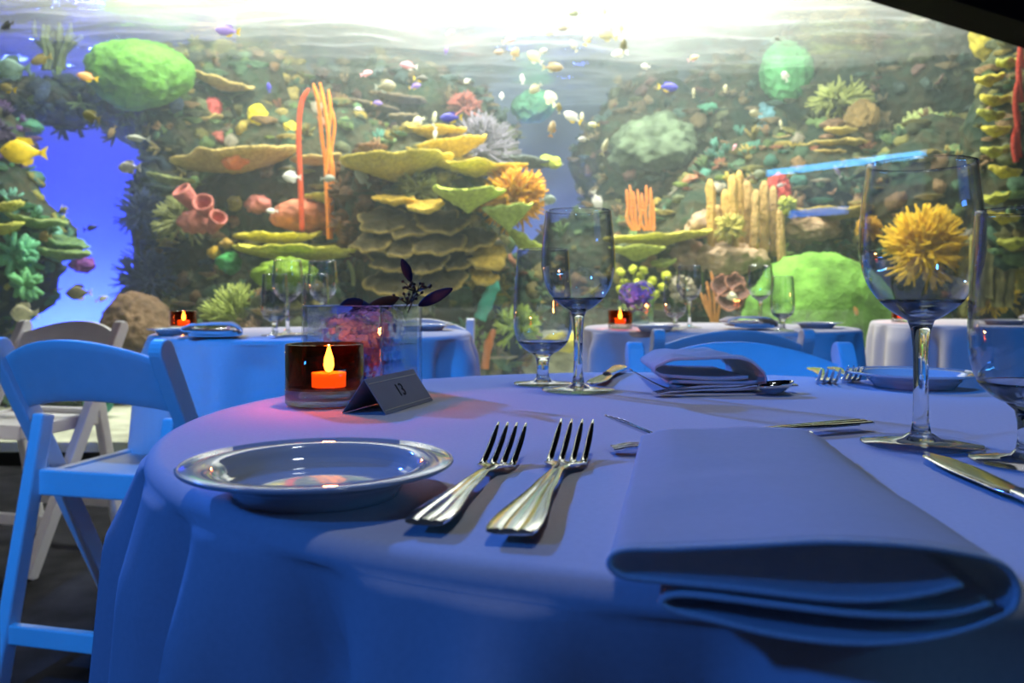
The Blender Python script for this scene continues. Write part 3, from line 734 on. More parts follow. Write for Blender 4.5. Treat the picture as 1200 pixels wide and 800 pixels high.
def bg_candle(x, y, lab):
    c = copy_tree(cand); T(on_table(c, x, y), 'dark red glass candle cup ' + lab, 'candle holder', 'glass candle cups')
    t_ = copy_tree(tl0); T(on_table(t_, x, y, z=TABLE_Z + 0.0182), 'lit tealight in the red cup ' + lab, 'candle', 'lit tealights')
bg_candle(-0.985, 2.56, 'on the left azure draped table')
bg_candle(0.345, 2.72, 'at left edge of the centre table')
bg_candle(1.545, 3.38, 'on the far right grey table')
def bg_plate(x, y, lab, s=1.25):
    c = copy_tree(plate0); T(on_table(c, x, y), lab, 'plate', 'side plates'); c.scale = (s, s, 1)
bg_plate(-0.905, 2.30, 'side plate at left end of the azure draped table under the candle', 1.0)
bg_plate(-0.27, 2.62, 'side plate right of the square vase before the light blue chair')
bg_plate(0.43, 2.56, 'side plate below the small candle of the centre table', 1.0)
bg_plate(1.00, 2.80, 'side plate at right of the centre table before the green dome', 1.1)
bg_plate(0.86, 3.00, 'side plate at back of the centre table behind the glasses', 1.3)
bg_plate(1.80, 3.12, 'side plate on the far right table behind the wine glass stem', 1.3)
def bg_napkin(x, y, yaw, lab, s=(1, 1, 1)):
    c = copy_tree(nap2); c.location = (x, y, TABLE_Z + 0.009); c.rotation_euler = (0, 0, radians(yaw)); c.scale = s; T(c, lab, 'napkin', 'folded napkins')
bg_napkin(-0.735, 2.09, 12, 'folded napkin hanging over the edge of the azure draped table', (0.95, 0.9, 1.3))
bg_napkin(0.74, 2.62, -5, 'folded napkin at middle of the centre table behind the chair back', (1, 0.8, 1.4))
bg_napkin(1.98, 3.02, 4, 'folded napkin on the far right grey table', (1.1, 0.8, 1.4))
kb = copy_tree(knife0); place(kb, Vector((-0.60, 2.13)), Vector((-0.56, 2.33)), label='knife on the azure draped table left of the vase', cat='knife')
fb = copy_tree(fork_main); place(fb, Vector((-0.83, 2.12)), Vector((-0.80, 2.32)), label='fork beside the hanging napkin on the azure draped table', cat='fork')
cb = copy_tree(cr); cb.location = (0, 0, 0)
Rz = Matrix.Rotation(radians(40), 4, 'Z'); cen = (A3 + D3) / 2
cb.rotation_euler = (0, 0, radians(40)); cb.location = Vector((-0.80, 2.44, TABLE_Z + 0.0006)) - (Rz @ cen)
for ch in list(cb.children):
    if ch.name.startswith('number_text'): bpy.data.objects.remove(ch)
T(cb, 'small folded card standing by the candle of the azure draped table', 'number card')
vb = copy_tree(vr); vb.location = (0.44, 2.99, TABLE_Z + 0.0005); T(vb, 'small square vase behind the candle of the centre table', 'vase', 'square glass vases')
flb = empty('flower_arrangement', (0.44, 2.99, TABLE_Z + 0.04)); T(flb, 'lavender blossom ball in the vase of the centre table', 'flowers')
hb2 = link('blossoms', hy.data, None, flb); hb2['kind'] = 'stuff'; hb2.scale = (1.5, 1.5, 1.4)

# ------------------------------------------------------------------ the reef
rockm = bpy.data.materials.new('reef_rock'); rockm.use_nodes = True
t = rockm.node_tree; N = t.nodes; L = t.links; b = N['Principled BSDF']; b.inputs['Roughness'].default_value = 0.9; b.inputs['Specular IOR Level'].default_value = 0.15
tc = N.new('ShaderNodeTexCoord'); n1 = N.new('ShaderNodeTexNoise'); n1.inputs['Scale'].default_value = 2.4; n1.inputs['Detail'].default_value = 6; n1.inputs['Roughness'].default_value = 0.65
rp = N.new('ShaderNodeValToRGB'); e = rp.color_ramp.elements
e[0].position = 0.30; e[0].color = (0.010, 0.018, 0.016, 1); e[1].position = 0.72; e[1].color = (0.13, 0.11, 0.05, 1)
x = e.new(0.42); x.color = (0.022, 0.042, 0.026, 1); x = e.new(0.52); x.color = (0.05, 0.047, 0.024, 1); x = e.new(0.62); x.color = (0.035, 0.07, 0.04, 1)
L.new(tc.outputs['Object'], n1.inputs['Vector']); L.new(n1.outputs['Fac'], rp.inputs['Fac']); L.new(rp.outputs['Color'], b.inputs['Base Color'])
n2 = N.new('ShaderNodeTexVoronoi'); n2.inputs['Scale'].default_value = 11; bp = N.new('ShaderNodeBump'); bp.inputs['Strength'].default_value = 0.8; bp.inputs['Distance'].default_value = 0.05
L.new(tc.outputs['Object'], n2.inputs['Vector']); L.new(n2.outputs['Distance'], bp.inputs['Height']); L.new(bp.outputs['Normal'], b.inputs['Normal'])
growm = vcol_mat('encrusting_growth', 0.85, 0.6, 45, 0.35)

def ico(sub):
    bm = bmesh.new(); bmesh.ops.create_icosphere(bm, subdivisions=sub, radius=1.0)
    vs = [v.co.copy() for v in bm.verts]; fs = [tuple(v.index for v in f.verts) for f in bm.faces]; bm.free(); return vs, fs
ICO = {k: ico(k) for k in (1, 2, 3, 4, 5)}
OLIVE = [(0.20, 0.20, 0.06), (0.30, 0.25, 0.07), (0.12, 0.20, 0.07), (0.08, 0.16, 0.09), (0.26, 0.17, 0.08), (0.10, 0.12, 0.06)]
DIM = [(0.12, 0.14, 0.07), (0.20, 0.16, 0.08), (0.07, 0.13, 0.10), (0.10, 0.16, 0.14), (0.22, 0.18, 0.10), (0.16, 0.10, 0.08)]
BRIGHT = OLIVE + OLIVE + [(0.40, 0.32, 0.06), (0.25, 0.36, 0.08), (0.34, 0.15, 0.08), (0.09, 0.26, 0.19), (0.38, 0.25, 0.16), (0.32, 0.30, 0.22)]
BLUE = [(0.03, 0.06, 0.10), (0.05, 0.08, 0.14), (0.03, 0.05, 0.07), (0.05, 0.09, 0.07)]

def knob(mb, c, nrm, s, col, rnd):
    """one encrusting nodule: bumpy lump, shelf or tuft"""
    kind = rnd.random()
    a = nrm.orthogonal().normalized(); bb = nrm.cross(a); off = Vector((rnd.uniform(-50, 50),) * 3)
    if kind < 0.45:
        V, F = ICO[2]; sx, sy, sz = rnd.uniform(0.7, 1.3), rnd.uniform(0.7, 1.3), rnd.uniform(0.45, 0.9)
        vs = []
        for v in V:
            q = 1 + 0.75 * noise.noise(v * 1.6 + off) + 0.3 * noise.noise(v * 4 + off)
            vs.append(c + (a * v.x * sx + bb * v.y * sy + nrm * v.z * sz) * s * q)
        mb.add(vs, F, col)
    elif kind < 0.72:     # little shelf
        n_ = 12; vs = []; 
        up_ = Vector((0, 0, 1)); out = Vector((nrm.x, nrm.y, 0.15)).normalized(); sd = out.cross(up_).normalized()
        for z, q in ((0.0, 0.2), (0.25, 1.0), (0.40, 0.95), (0.34, 0.2)):
            for k in range(n_):
                th = 2 * pi * k / n_; r_ = q * (1 + 0.25 * noise.noise(Vector((cos(th) * 1.3, sin(th) * 1.3, off.x))))
                vs.append(c + (sd * cos(th) * 1.35 * r_ + out * sin(th) * r_ + up_ * (z * 0.7 + 0.15 * q)) * s * 1.15)
        fs = [(i * n_ + k, i * n_ + (k + 1) % n_, (i + 1) * n_ + (k + 1) % n_, (i + 1) * n_ + k) for i in range(3) for k in range(n_)] + [tuple(range(n_)), tuple(range(4 * n_ - 1, 3 * n_ - 1, -1))]
        mb.add(vs, fs, col)
    else:                 # tuft of stubby fingers
        for k in range(7):
            d = (nrm + Vector((rnd.gauss(0, 0.5), rnd.gauss(0, 0.5), rnd.gauss(0.3, 0.4)))).normalized()
            mb.tube([c, c + d * s * 0.9, c + d * s * 1.6], [s * 0.22, s * 0.20, s * 0.10], 5, col=col)

def rock(px, py, rx, ry, d, label, pal, ngrow=90, dz=0.7, seed=0, rough=0.36, gs=(0.03, 0.085), sub=4, foot=False):
    rnd = random.Random(seed * 7 + int(px) * 13 + int(py)); c = P(px, py, d)
    X, Z = rx / 1000 * d, ry / 1000 * d; Y = min(X, Z) * dz + 0.12
    r = empty('reef_rock', c); T(r, label, 'rock', 'reef rocks in the aquarium')
    V, F = ICO[sub]; off = Vector((rnd.uniform(-30, 30), rnd.uniform(-30, 30), rnd.uniform(-30, 30))); vs = []
    for v in V:
        p = Vector((v.x * X, v.y * Y, v.z * Z))
        q = noise.fractal(p * 1.7 + off, 0.9, 2.1, 5) * rough * 0.55 + 0.22 * rough * noise.noise(p * 6 + off)
        vs.append(p * (1 + q) + v * 0.06 * noise.noise(p * 3.3 + off))
    mb = MB().add(vs, F); mb.build('rock_body', rockm, r, fix=False)
    g = MB(); cnt = 0
    while cnt < ngrow:
        k = rnd.randrange(len(vs)); nv = V[k]
        if nv.y > 0.35: continue
        nrm = Vector((nv.x / max(X, .1), nv.y / max(Y, .1), nv.z / max(Z, .1))).normalized()
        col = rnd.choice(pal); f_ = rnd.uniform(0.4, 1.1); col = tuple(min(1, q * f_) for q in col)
        knob(g, vs[k], nrm, rnd.uniform(*gs), col, rnd); cnt += 1
    if ngrow:
        o = g.build('encrusting_growth', growm, r, fix=False); o['kind'] = 'stuff'
    return r
ROCKS = [
 # far dim wall
 (255, 128, 120, 75, 8.6, 'dim shaggy rock slope behind the yellow fish and tan plate coral', OLIVE, 160),
 (360, 250, 150, 130, 8.3, 'broad dark rock behind the red and orange whip corals', BRIGHT, 200),
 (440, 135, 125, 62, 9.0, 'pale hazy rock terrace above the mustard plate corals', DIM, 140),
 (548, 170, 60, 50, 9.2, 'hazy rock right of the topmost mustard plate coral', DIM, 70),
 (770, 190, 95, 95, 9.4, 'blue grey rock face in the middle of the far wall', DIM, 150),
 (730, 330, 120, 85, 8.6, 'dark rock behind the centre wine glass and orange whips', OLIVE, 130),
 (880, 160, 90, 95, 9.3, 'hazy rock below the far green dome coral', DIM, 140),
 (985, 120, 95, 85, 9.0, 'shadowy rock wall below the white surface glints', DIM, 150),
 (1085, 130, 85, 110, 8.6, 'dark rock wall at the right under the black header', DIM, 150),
 (960, 225, 150, 75, 8.2, 'brown rock ledge below the blue sign reflection', BRIGHT, 190),
 (860, 300, 110, 90, 7.8, 'pinkish rock holding the pillar coral cluster', BRIGHT, 140),
 (1110, 260, 110, 110, 7.6, 'dark rock behind the yellow bushy coral', OLIVE, 130),
 (1195, 330, 90, 130, 7.0, 'rock behind the right edge goblet with yellow growth', BRIGHT, 130),
 (800, 400, 230, 75, 7.6, 'low green rock bank behind the centre table', OLIVE, 170),
 (770, 335, 62, 52, 7.35, 'rounded rock under the wavy yellow plate coral', OLIVE, 60),
 # centre column and its feet
 (500, 285, 88, 118, 7.0, 'central coral pillar rock carrying the plate corals', OLIVE, 150),
 (430, 240, 35, 65, 6.8, 'brown trunk of rock at the left of the central pillar', [(0.16, 0.08, 0.03), (0.12, 0.07, 0.03), (0.20, 0.10, 0.04)], 60),
 (560, 380, 75, 90, 6.9, 'mottled green rock foot right of the vase flowers', BRIGHT, 130),
 (330, 370, 140, 85, 7.6, 'dark green rock base under the yellow plate corals', OLIVE, 150),
 (345, 392, 58, 62, 6.45, 'dark green boulder under the lime mossy mound', OLIVE, 70),
 # left arch
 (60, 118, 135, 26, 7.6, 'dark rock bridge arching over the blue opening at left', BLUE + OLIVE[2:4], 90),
 (5, 300, 62, 95, 7.0, 'rock with green sponges left of the blue opening', [(0.10, 0.30, 0.14), (0.08, 0.20, 0.10), (0.30, 0.30, 0.07), (0.05, 0.08, 0.06), (0.16, 0.40, 0.30)], 110),
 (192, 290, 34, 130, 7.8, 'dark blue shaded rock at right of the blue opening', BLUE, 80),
 (225, 160, 52, 60, 8.0, 'dark rock between the green dome and tan plate', OLIVE, 70),
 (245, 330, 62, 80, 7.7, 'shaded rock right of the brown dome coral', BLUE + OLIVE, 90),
 (-15, 165, 45, 40, 7.0, 'purple shaded rock behind the yellow fish at left', [(0.10, 0.05, 0.16), (0.06, 0.04, 0.10)], 30),
 # right end pillar, close to the pane
 (1188, 170, 42, 125, 5.9, 'tall rock pillar at right edge with yellow shelves', OLIVE, 60),
 (100, 470, 130, 32, 6.4, 'low dark rock on the sand behind the left chair', OLIVE, 70),
]
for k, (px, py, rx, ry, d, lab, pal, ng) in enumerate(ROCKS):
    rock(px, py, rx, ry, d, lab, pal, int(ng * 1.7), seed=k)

# -------------------------------------------------- coral builders
def plate_coral(x0, x1, y, dep, d, col, label, tilt=0.0, roll=0.0, lobes=0, ruf=0.10, up=0.10, yd=0.75, name='plate_coral', rim=None, thick=None):
    """shelf coral seen edge-on from x0..x1, rim at y, underside dep px deep"""
    c = P((x0 + x1) / 2, y, d); R = (x1 - x0) / 2000 * d; D = dep / 1000 * d
    rnd = random.Random(int(x0 * 3 + y)); off = Vector((rnd.uniform(-9, 9), rnd.uniform(-9, 9), rnd.uniform(-9, 9)))
    n_ = 64; rows = 12; vs = []; th_ = thick if thick else max(0.030, 0.12 * R)
    cols = []
    rimc = rim or tuple(min(1, q * 1.35 + 0.02) for q in col)
    for lay in (0, 1):
        for j in range(rows + 1):
            q = max(0.02, (j / rows))
            for k in range(n_):
                a = 2 * pi * k / n_
                out = 1 + ruf * 1.6 * noise.noise(Vector((cos(a) * 1.6, sin(a) * 1.6, 0)) + off) + (0.06 * cos(lobes * a) if lobes else 0)
                r_ = R * q * (1 + (out - 1) * q)
                xx, yy = r_ * cos(a), r_ * sin(a) * yd
                wob = 0.10 * R * q * q * noise.noise(Vector((cos(a) * 2.1, sin(a) * 2.1, q)) + off * 2) + (0.05 * R * q * q * sin(lobes * a + 1) if lobes else 0)
                z = up * R * (q * q - 1) + wob
                if lay == 1: z -= th_ * (0.9 if q < 0.97 else 0.45) + (D - th_ * 0.5) * max(0, 1 - q) ** 1.15
                elif q > 0.97: z -= th_ * 0.15
                z += 0.012 * noise.noise(Vector((xx, yy, z)) * 22 + off) + 0.004 * noise.noise(Vector((xx, yy, z)) * 60)
                vs.append(Vector((xx, yy, z)))
                f_ = max(0, (q - 0.86) / 0.14)
                cols.append(tuple(cc * (1 - f_) + rc * f_ for cc, rc in zip(col, rimc)))
    fs = []
    for lay in (0, 1):
        o = lay * (rows + 1) * n_
        for j in range(rows):
            for k in range(n_):
                l = (k + 1) % n_; q = (o + j * n_ + k, o + j * n_ + l, o + (j + 1) * n_ + l, o + (j + 1) * n_ + k); fs.append(q if lay == 0 else q[::-1])
    o = (rows + 1) * n_
    for k in range(n_): l = (k + 1) % n_; fs.append((rows * n_ + k, rows * n_ + l, o + rows * n_ + l, o + rows * n_ + k))
    fs.append(tuple(range(n_ - 1, -1, -1))); fs.append(tuple(o + k for k in range(n_)))
    mb = MB(); mb.v = [tuple(v) for v in vs]; mb.f = fs; mb.c = cols
    ob = mb.build(name, plate_m, loc=c, rot=(radians(tilt), radians(roll), 0), fix=False)
    return T(ob, label, 'coral', 'plate corals on the reef')
plate_m = vcol_mat('plate_coral_skin', 0.85, 0.8, 60, 0.28)
MUST = (0.46, 0.34, 0.035); YEL = (0.60, 0.47, 0.05); LIME = (0.38, 0.47, 0.07); OLV = (0.22, 0.21, 0.05); TAN = (0.42, 0.33, 0.10); DGR = (0.12, 0.22, 0.09)
PL = [
 (468, 545, 150, 16, 6.9, MUST, 'topmost small mustard plate coral on the central pillar', 2, 0),
 (476, 569, 166, 24, 6.8, MUST, 'mustard plate coral at upper right of the pillar, under the topmost plate', 4, -7),
 (394, 528, 183, 24, 6.5, (0.44, 0.36, 0.05), 'widest mustard plate coral at upper left of the pillar', 2, -3),
 (504, 616, 190, 14, 6.6, YEL, 'long flat yellow plate coral jutting right above the orange bush', 4, 1),
 (440, 486, 196, 12, 6.5, MUST, 'small upturned mustard plate tucked below the widest plate', 3, -16),
 (415, 442, 194, 10, 6.5, MUST, 'tiny mustard plate stub at left below the widest plate', 3, 0),
 (507, 590, 220, 26, 6.2, LIME, 'funnel shaped lime plate coral in front of the orange bush', 5, 1),
 (563, 626, 240, 30, 6.25, (0.32, 0.42, 0.08), 'green funnel plate coral just under the orange bush', 4, -4),
 (590, 645, 276, 20, 6.5, LIME, 'slanting lime plate coral left of the centre wine glass rim', 4, 30),
 (438, 487, 230, 10, 6.35, (0.70, 0.48, 0.06), 'ruffled golden shelf left on the pillar front', 14, 2),
 (476, 522, 238, 14, 6.3, (0.74, 0.52, 0.08), 'brightest ruffled golden shelf at the middle of the pillar front', 26, -4),
 (357, 418, 226, 14, 6.9, (0.40, 0.38, 0.05), 'olive plate coral right beside the orange whips', 2, -6),
 (203, 348, 180, 20, 7.2, TAN, 'long tan plate coral left of the red whip', 3, -6),
 (340, 402, 183, 9, 7.3, TAN, 'short tan plate behind the orange whips', 3, -5),
 (279, 377, 273, 12, 6.9, (0.52, 0.48, 0.05), 'upper of two yellow plate corals under the red whip', 3, 0),
 (274, 429, 286, 18, 6.7, (0.54, 0.52, 0.06), 'lower longer yellow plate coral under the red whip', 3, 1),
 (578, 660, 186, 8, 8.0, (0.14, 0.17, 0.15), 'dim grey plate coral with two lime blobs on it', 2, 5),
 (712, 832, 272, 12, 7.0, (0.48, 0.44, 0.06), 'wavy yellow plate coral carrying the orange whips', 3, -5),
 (714, 778, 288, 20, 6.7, (0.34, 0.40, 0.06), 'lime bowl shaped plate under the wavy yellow plate', 2, 0),
 (762, 792, 305, 10, 6.8, (0.30, 0.38, 0.08), 'small lime saucer plate right below the lime bowl', 14, -8),
 (926, 1030, 244, 10, 7.4, (0.44, 0.34, 0.07), 'yellow brown plate coral below the blue sign reflection', 3, 0),
 (932, 998, 166, 10, 7.9, (0.44, 0.36, 0.10), 'dim tan plate left in the shadowy terrace at right', 4, -6),
 (966, 1003, 150, 8, 7.8, (0.48, 0.40, 0.10), 'dim upper tan plate in the shadowy terrace at right', 4, 2),
 (985, 1016, 163, 7, 7.8, (0.44, 0.36, 0.10), 'dim right tan plate in the shadowy terrace', 4, 4),
 (950, 990, 176, 7, 7.8, (0.42, 0.32, 0.10), 'dim lowest tan plate in the shadowy terrace', 4, 0),
 (896, 928, 160, 5, 8.2, (0.28, 0.22, 0.09), 'small dim tan plate under the far green dome', 4, -6),
 (400, 470, 122, 8, 8.3, (0.20, 0.16, 0.10), 'hazy brown plate left in the pale terrace', 5, 10),
 (440, 500, 112, 8, 8.4, (0.20, 0.16, 0.10), 'hazy brown plate high in the pale terrace', 5, 8),
 (455, 490, 134, 8, 8.0, (0.22, 0.18, 0.10), 'hazy brown plate low in the pale terrace', 5, -3),
 (-10, 27, 238, 12, 6.6, (0.40, 0.40, 0.07), 'yellow green plate at the left picture edge', 3, -10),
 (-20, 26, 262, 14, 6.4, (0.40, 0.42, 0.07), 'lower yellow green plate at the left picture edge', 3, -6),
 (8, 78, 254, 14, 6.7, (0.20, 0.28, 0.09), 'green plate jutting over the blue opening at left', 4, 8),
 (40, 104, 278, 20, 6.8, DGR, 'dark green drooping plate at left of the blue opening', 6, 18),
 (42, 106, 292, 14, 6.6, (0.16, 0.26, 0.09), 'lowest green plate at left of the blue opening', 4, 4),
 (172, 228, 206, 9, 7.1, (0.22, 0.26, 0.09), 'thin green plate above the pink cup sponge', 4, 10),
 (206, 262, 140, 10, 7.8, (0.32, 0.25, 0.08), 'ragged tan plate below the green dome at left', 6, -12),
 (225, 300, 92, 14, 7.8, (0.46, 0.36, 0.12), 'golden ridge plate sloping right of the green dome', 8, 16),
]
for a in PL:
    a = list(a); a[3] *= 0.72 if a[3] < 24 else 0.9
    plate_coral(*a, thick=max(0.026, 0.075 * (a[1] - a[0]) / 2000 * a[4]), ruf=0.14)
# overlapping scalloped shelves down the pillar front
SC = [(420, 482, 258), (452, 512, 262), (490, 545, 258), (412, 462, 280), (440, 492, 286), (478, 545, 282), (530, 580, 278), (432, 480, 304), (466, 528, 306), (512, 560, 302), (428, 492, 328), (482, 545, 326), (545, 600, 300), (548, 585, 322)]
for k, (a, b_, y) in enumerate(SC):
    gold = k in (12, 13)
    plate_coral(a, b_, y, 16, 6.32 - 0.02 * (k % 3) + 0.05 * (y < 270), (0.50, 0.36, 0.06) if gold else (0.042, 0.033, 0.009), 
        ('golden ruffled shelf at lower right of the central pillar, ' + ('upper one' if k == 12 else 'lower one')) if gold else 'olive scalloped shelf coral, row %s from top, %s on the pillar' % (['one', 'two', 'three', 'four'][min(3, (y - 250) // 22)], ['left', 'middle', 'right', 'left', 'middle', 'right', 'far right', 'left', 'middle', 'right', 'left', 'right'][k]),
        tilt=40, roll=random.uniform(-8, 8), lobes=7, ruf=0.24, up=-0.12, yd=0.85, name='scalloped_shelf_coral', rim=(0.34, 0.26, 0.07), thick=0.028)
# yellow shelves on the right end pillar
for k, (a, b_, y) in enumerate([(1142, 1176, 88), (1168, 1198, 68), (1150, 1182, 112), (1146, 1178, 130), (1152, 1184, 148), (1148, 1182, 172), (1160, 1196, 196), (1150, 1182, 228), (1160, 1195, 250), (1170, 1204, 280)]):
    plate_coral(a, b_, y, 10, 5.5, [(0.46, 0.40, 0.04), (0.34, 0.36, 0.05)][k % 2], 'yellow shelf coral on the right edge pillar, %s from the top' % ['second', 'first', 'third', 'fourth', 'fifth', 'sixth', 'seventh', 'eighth', 'ninth', 'tenth'][k], tilt=12, roll=random.uniform(-12, 12), lobes=6, ruf=0.2, yd=0.7, name='shelf_coral')

def dome(px, py, rx, ry, d, col, label, name='dome_coral', cat='coral', amp=0.08, freq=2.5, bs=34, sub=5, fine=0.022):
    c = P(px, py, d); X, Z = rx / 1000 * d, ry / 1000 * d; off = Vector((px * 0.1, py * 0.1, 0)); V, F = ICO[sub]; vs = []
    for v in V:
        p = Vector((v.x * X, v.y * X * 0.9, v.z * Z)); q = 1 + amp * noise.fractal(p * freq + off, 0.8, 2.0, 3)
        vs.append(p * q + v * fine * (noise.noise(p * 22 + off) + 0.6 * noise.noise(p * 50 + off)))
    o = MB().add(vs, F).build(name, coral_mat(col, bs, 0.5, 6), loc=c, fix=False)
    return T(o, label, cat, 'dome corals and sponges')
dome(163, 88, 60, 40, 7.3, (0.10, 0.27, 0.04), 'big green dome coral at upper left', amp=0.14)
dome(396, 170, 32, 42, 7.9, (0.09, 0.34, 0.17), 'teal green dome coral behind the orange whips')
dome(160, 392, 42, 50, 6.3, (0.14, 0.09, 0.05), 'brown dome coral behind the left candle')
dome(960, 385, 88, 88, 6.6, (0.13, 0.30, 0.045), 'huge bright green dome coral behind the centre table', amp=0.07, bs=30)
dome(921, 84, 30, 36, 8.6, (0.10, 0.34, 0.13), 'hazy green dome coral high at right')
dome(1010, 140, 20, 22, 8.0, (0.24, 0.17, 0.06), 'dim brown dome in the shadowy terrace at right')
dome(268, 308, 14, 13, 6.8, (0.07, 0.38, 0.10), 'small emerald cup coral below the yellow plates', amp=0.2, sub=4)
dome(250, 296, 8, 7, 6.8, (0.42, 0.28, 0.03), 'small gold ball coral left of the emerald cup', sub=3)
dome(266, 286, 8, 6, 6.8, (0.30, 0.20, 0.04), 'small bronze ball coral above the emerald cup', sub=3)
dome(366, 252, 48, 20, 7.1, (0.56, 0.20, 0.11), 'salmon pink mound behind the whip stems', amp=0.2)
dome(405, 250, 18, 13, 7.0, (0.58, 0.22, 0.10), 'small salmon mound at right of the whip stems', amp=0.2, sub=4)
dome(303, 240, 16, 10, 7.2, (0.45, 0.16, 0.13), 'rosy lump between pink cups and salmon mound', amp=0.4, sub=4)
dome(275, 188, 16, 9, 7.0, (0.58, 0.19, 0.05), 'ragged orange sponge under the tan plate', amp=0.45, freq=5, sub=4)
dome(250, 128, 11, 12, 7.8, (0.36, 0.07, 0.06), 'upper red sponge patch on the left slope', amp=0.4, freq=5, sub=4)
dome(258, 160, 13, 9, 7.8, (0.32, 0.09, 0.07), 'lower red sponge patch on the left slope', amp=0.4, freq=5, sub=4)
dome(303, 134, 11, 12, 7.6, (0.75, 0.60, 0.02), 'bright yellow sponge lump on the left slope', amp=0.35, freq=5, sub=4)
dome(340, 150, 9, 8, 7.7, (0.55, 0.45, 0.04), 'dull yellow lump left of the red whip', amp=0.35, freq=5, sub=4)
dome(338, 322, 36, 18, 6.25, (0.16, 0.27, 0.02), 'lime mossy mound under the yellow plates', amp=0.35, freq=4)
dome(372, 322, 22, 26, 7.0, (0.10, 0.32, 0.12), 'green mossy mound behind the left wine glasses', amp=0.3, freq=4)
dome(912, 228, 14, 24, 7.2, (0.40, 0.06, 0.04), 'red barrel sponge under the left end of the blue sign reflection', 'barrel_sponge', 'sponge', amp=0.10)
dome(1160, 45, 22, 24, 6.6, (0.42, 0.36, 0.04), 'yellow mound under the black header at right', amp=0.3, freq=4, sub=4)
dome(640, 188, 8, 7, 7.9, (0.42, 0.50, 0.06), 'left of two lime blobs on the dim grey plate', sub=3)
dome(650, 190, 8, 7, 7.85, (0.44, 0.52, 0.06), 'right of two lime blobs on the dim grey plate', sub=3)
dome(625, 122, 25, 20, 9.2, (0.10, 0.30, 0.18), 'hazy sea green mound at the centre far wall', amp=0.3)
dome(830, 128, 14, 6, 8.8, (0.08, 0.26, 0.16), 'hazy green lens shaped coral in the far centre', amp=0.1, sub=4)
dome(768, 170, 52, 34, 8.8, (0.14, 0.20, 0.12), 'hazy grey green mossy boulder in the far centre', amp=0.25, freq=4)
dome(640, 425, 60, 38, 7.0, (0.42, 0.44, 0.33), 'pale sandy boulder left of the centre goblet foot', amp=0.25)
dome(665, 400, 28, 10, 6.7, (0.55, 0.50, 0.06), 'yellow mound right of the centre wine glass stem', amp=0.3, sub=4)
dome(855, 300, 40, 18, 7.0, (0.52, 0.38, 0.24), 'sandy pink mound at the foot of the pillar corals', amp=0.35, freq=4)
dome(806, 300, 22, 22, 7.1, (0.42, 0.28, 0.20), 'knobbly rose lump left of the pillar corals', amp=0.4, freq=5, sub=4)
dome(825, 262, 22, 16, 7.3, (0.45, 0.32, 0.20), 'knobbly tan lump above the wavy yellow plate', amp=0.4, freq=5, sub=4)
dome(945, 268, 34, 18, 7.4, (0.34, 0.24, 0.14), 'pinkish brown rubble mound above the huge green dome', amp=0.4, freq=4)
dome(895, 138, 16, 22, 8.7, (0.12, 0.28, 0.32), 'pale blue lumpy sponge left of the far terrace', amp=0.4, freq=4, sub=4)
dome(1052, 150, 10, 26, 8.3, (0.10, 0.24, 0.26), 'dim teal sponge beside the pale fan at right', amp=0.4, freq=4, sub=4)
dome(1190, 300, 30, 40, 6.3, (0.40, 0.38, 0.05), 'olive mound behind the right edge goblet', amp=0.35, freq=4)
dome(1135, 330, 16, 40, 6.5, (0.30, 0.30, 0.12), 'grey green lump between the two right glasses', amp=0.35, freq=4)
dome(18, 150, 30, 10, 7.2, (0.06, 0.20, 0.11), 'dark green flat mound on the left rock bridge', amp=0.3, sub=4)
dome(95, 300 + 10, 16, 10, 6.9, (0.22, 0.07, 0.30), 'purple sponge hanging below the lowest green plate', amp=0.3, sub=4)

def whip(pts, rad, d, col, label, name='whip_coral', k=10):
    ps = [P(x, y, d) for x, y in pts]; c = ps[-1].copy(); sm = []
    for i in range(len(ps) - 1):
        p0, p1, p2, p3 = ps[max(0, i - 1)], ps[i], ps[i + 1], ps[min(len(ps) - 1, i + 2)]
        for q in range(8):
            t_ = q / 8; sm.append(0.5 * (2 * p1 + (p2 - p0) * t_ + (2 * p0 - 5 * p1 + 4 * p2 - p3) * t_ ** 2 + (3 * p1 - p0 - 3 * p2 + p3) * t_ ** 3) - c)
    sm.append(ps[-1] - c); m_ = len(sm)
    o = MB().tube(sm, [rad * (0.45 + 0.55 * min(1, i / 4)) * (1 + (0.12 if rad < 0.025 else 0.45) * noise.noise(p * (9 if rad < 0.025 else 16))) for i, p in enumerate(sm)], k).build(name, coral_mat(col, 60, 0.15, 14), loc=c, fix=False)
    return T(o, label, 'coral', 'whip corals')
RED = (0.62, 0.09, 0.03); ORG = (0.80, 0.25, 0.03)
whip([(362, 104), (353, 122), (350, 160), (352, 210), (354, 270)], 0.021, 6.7, RED, 'thick red whip coral arching at left of the orange whips')
whip([(367, 98), (373, 120), (377, 160), (382, 200), (385, 280)], 0.015, 6.7, ORG, 'orange whip coral, first from left in the tall cluster')
whip([(375, 97), (381, 130), (385, 165), (382, 210), (386, 280)], 0.015, 6.65, ORG, 'orange whip coral, second from left in the tall cluster')
whip([(385, 105), (387, 130), (385, 160), (388, 205), (386, 280)], 0.015, 6.7, ORG, 'orange whip coral, third from left in the tall cluster')
whip([(388, 125), (392, 148), (388, 180), (391, 208), (388, 280)], 0.013, 6.75, ORG, 'shortest orange whip coral at right of the tall cluster')
for k, (x, y) in enumerate([(734, 222), (738, 217), (742, 224), (747, 222)]):
    whip([(x, y), (x + 2, y + 20), (x + 1 + k, y + 35), (742 + k * 2, 270)], 0.014, 6.95, (0.68, 0.24, 0.06), 'orange finger coral left bunch on wavy yellow plate, %s from left' % ['first', 'second', 'third', 'fourth'][k])
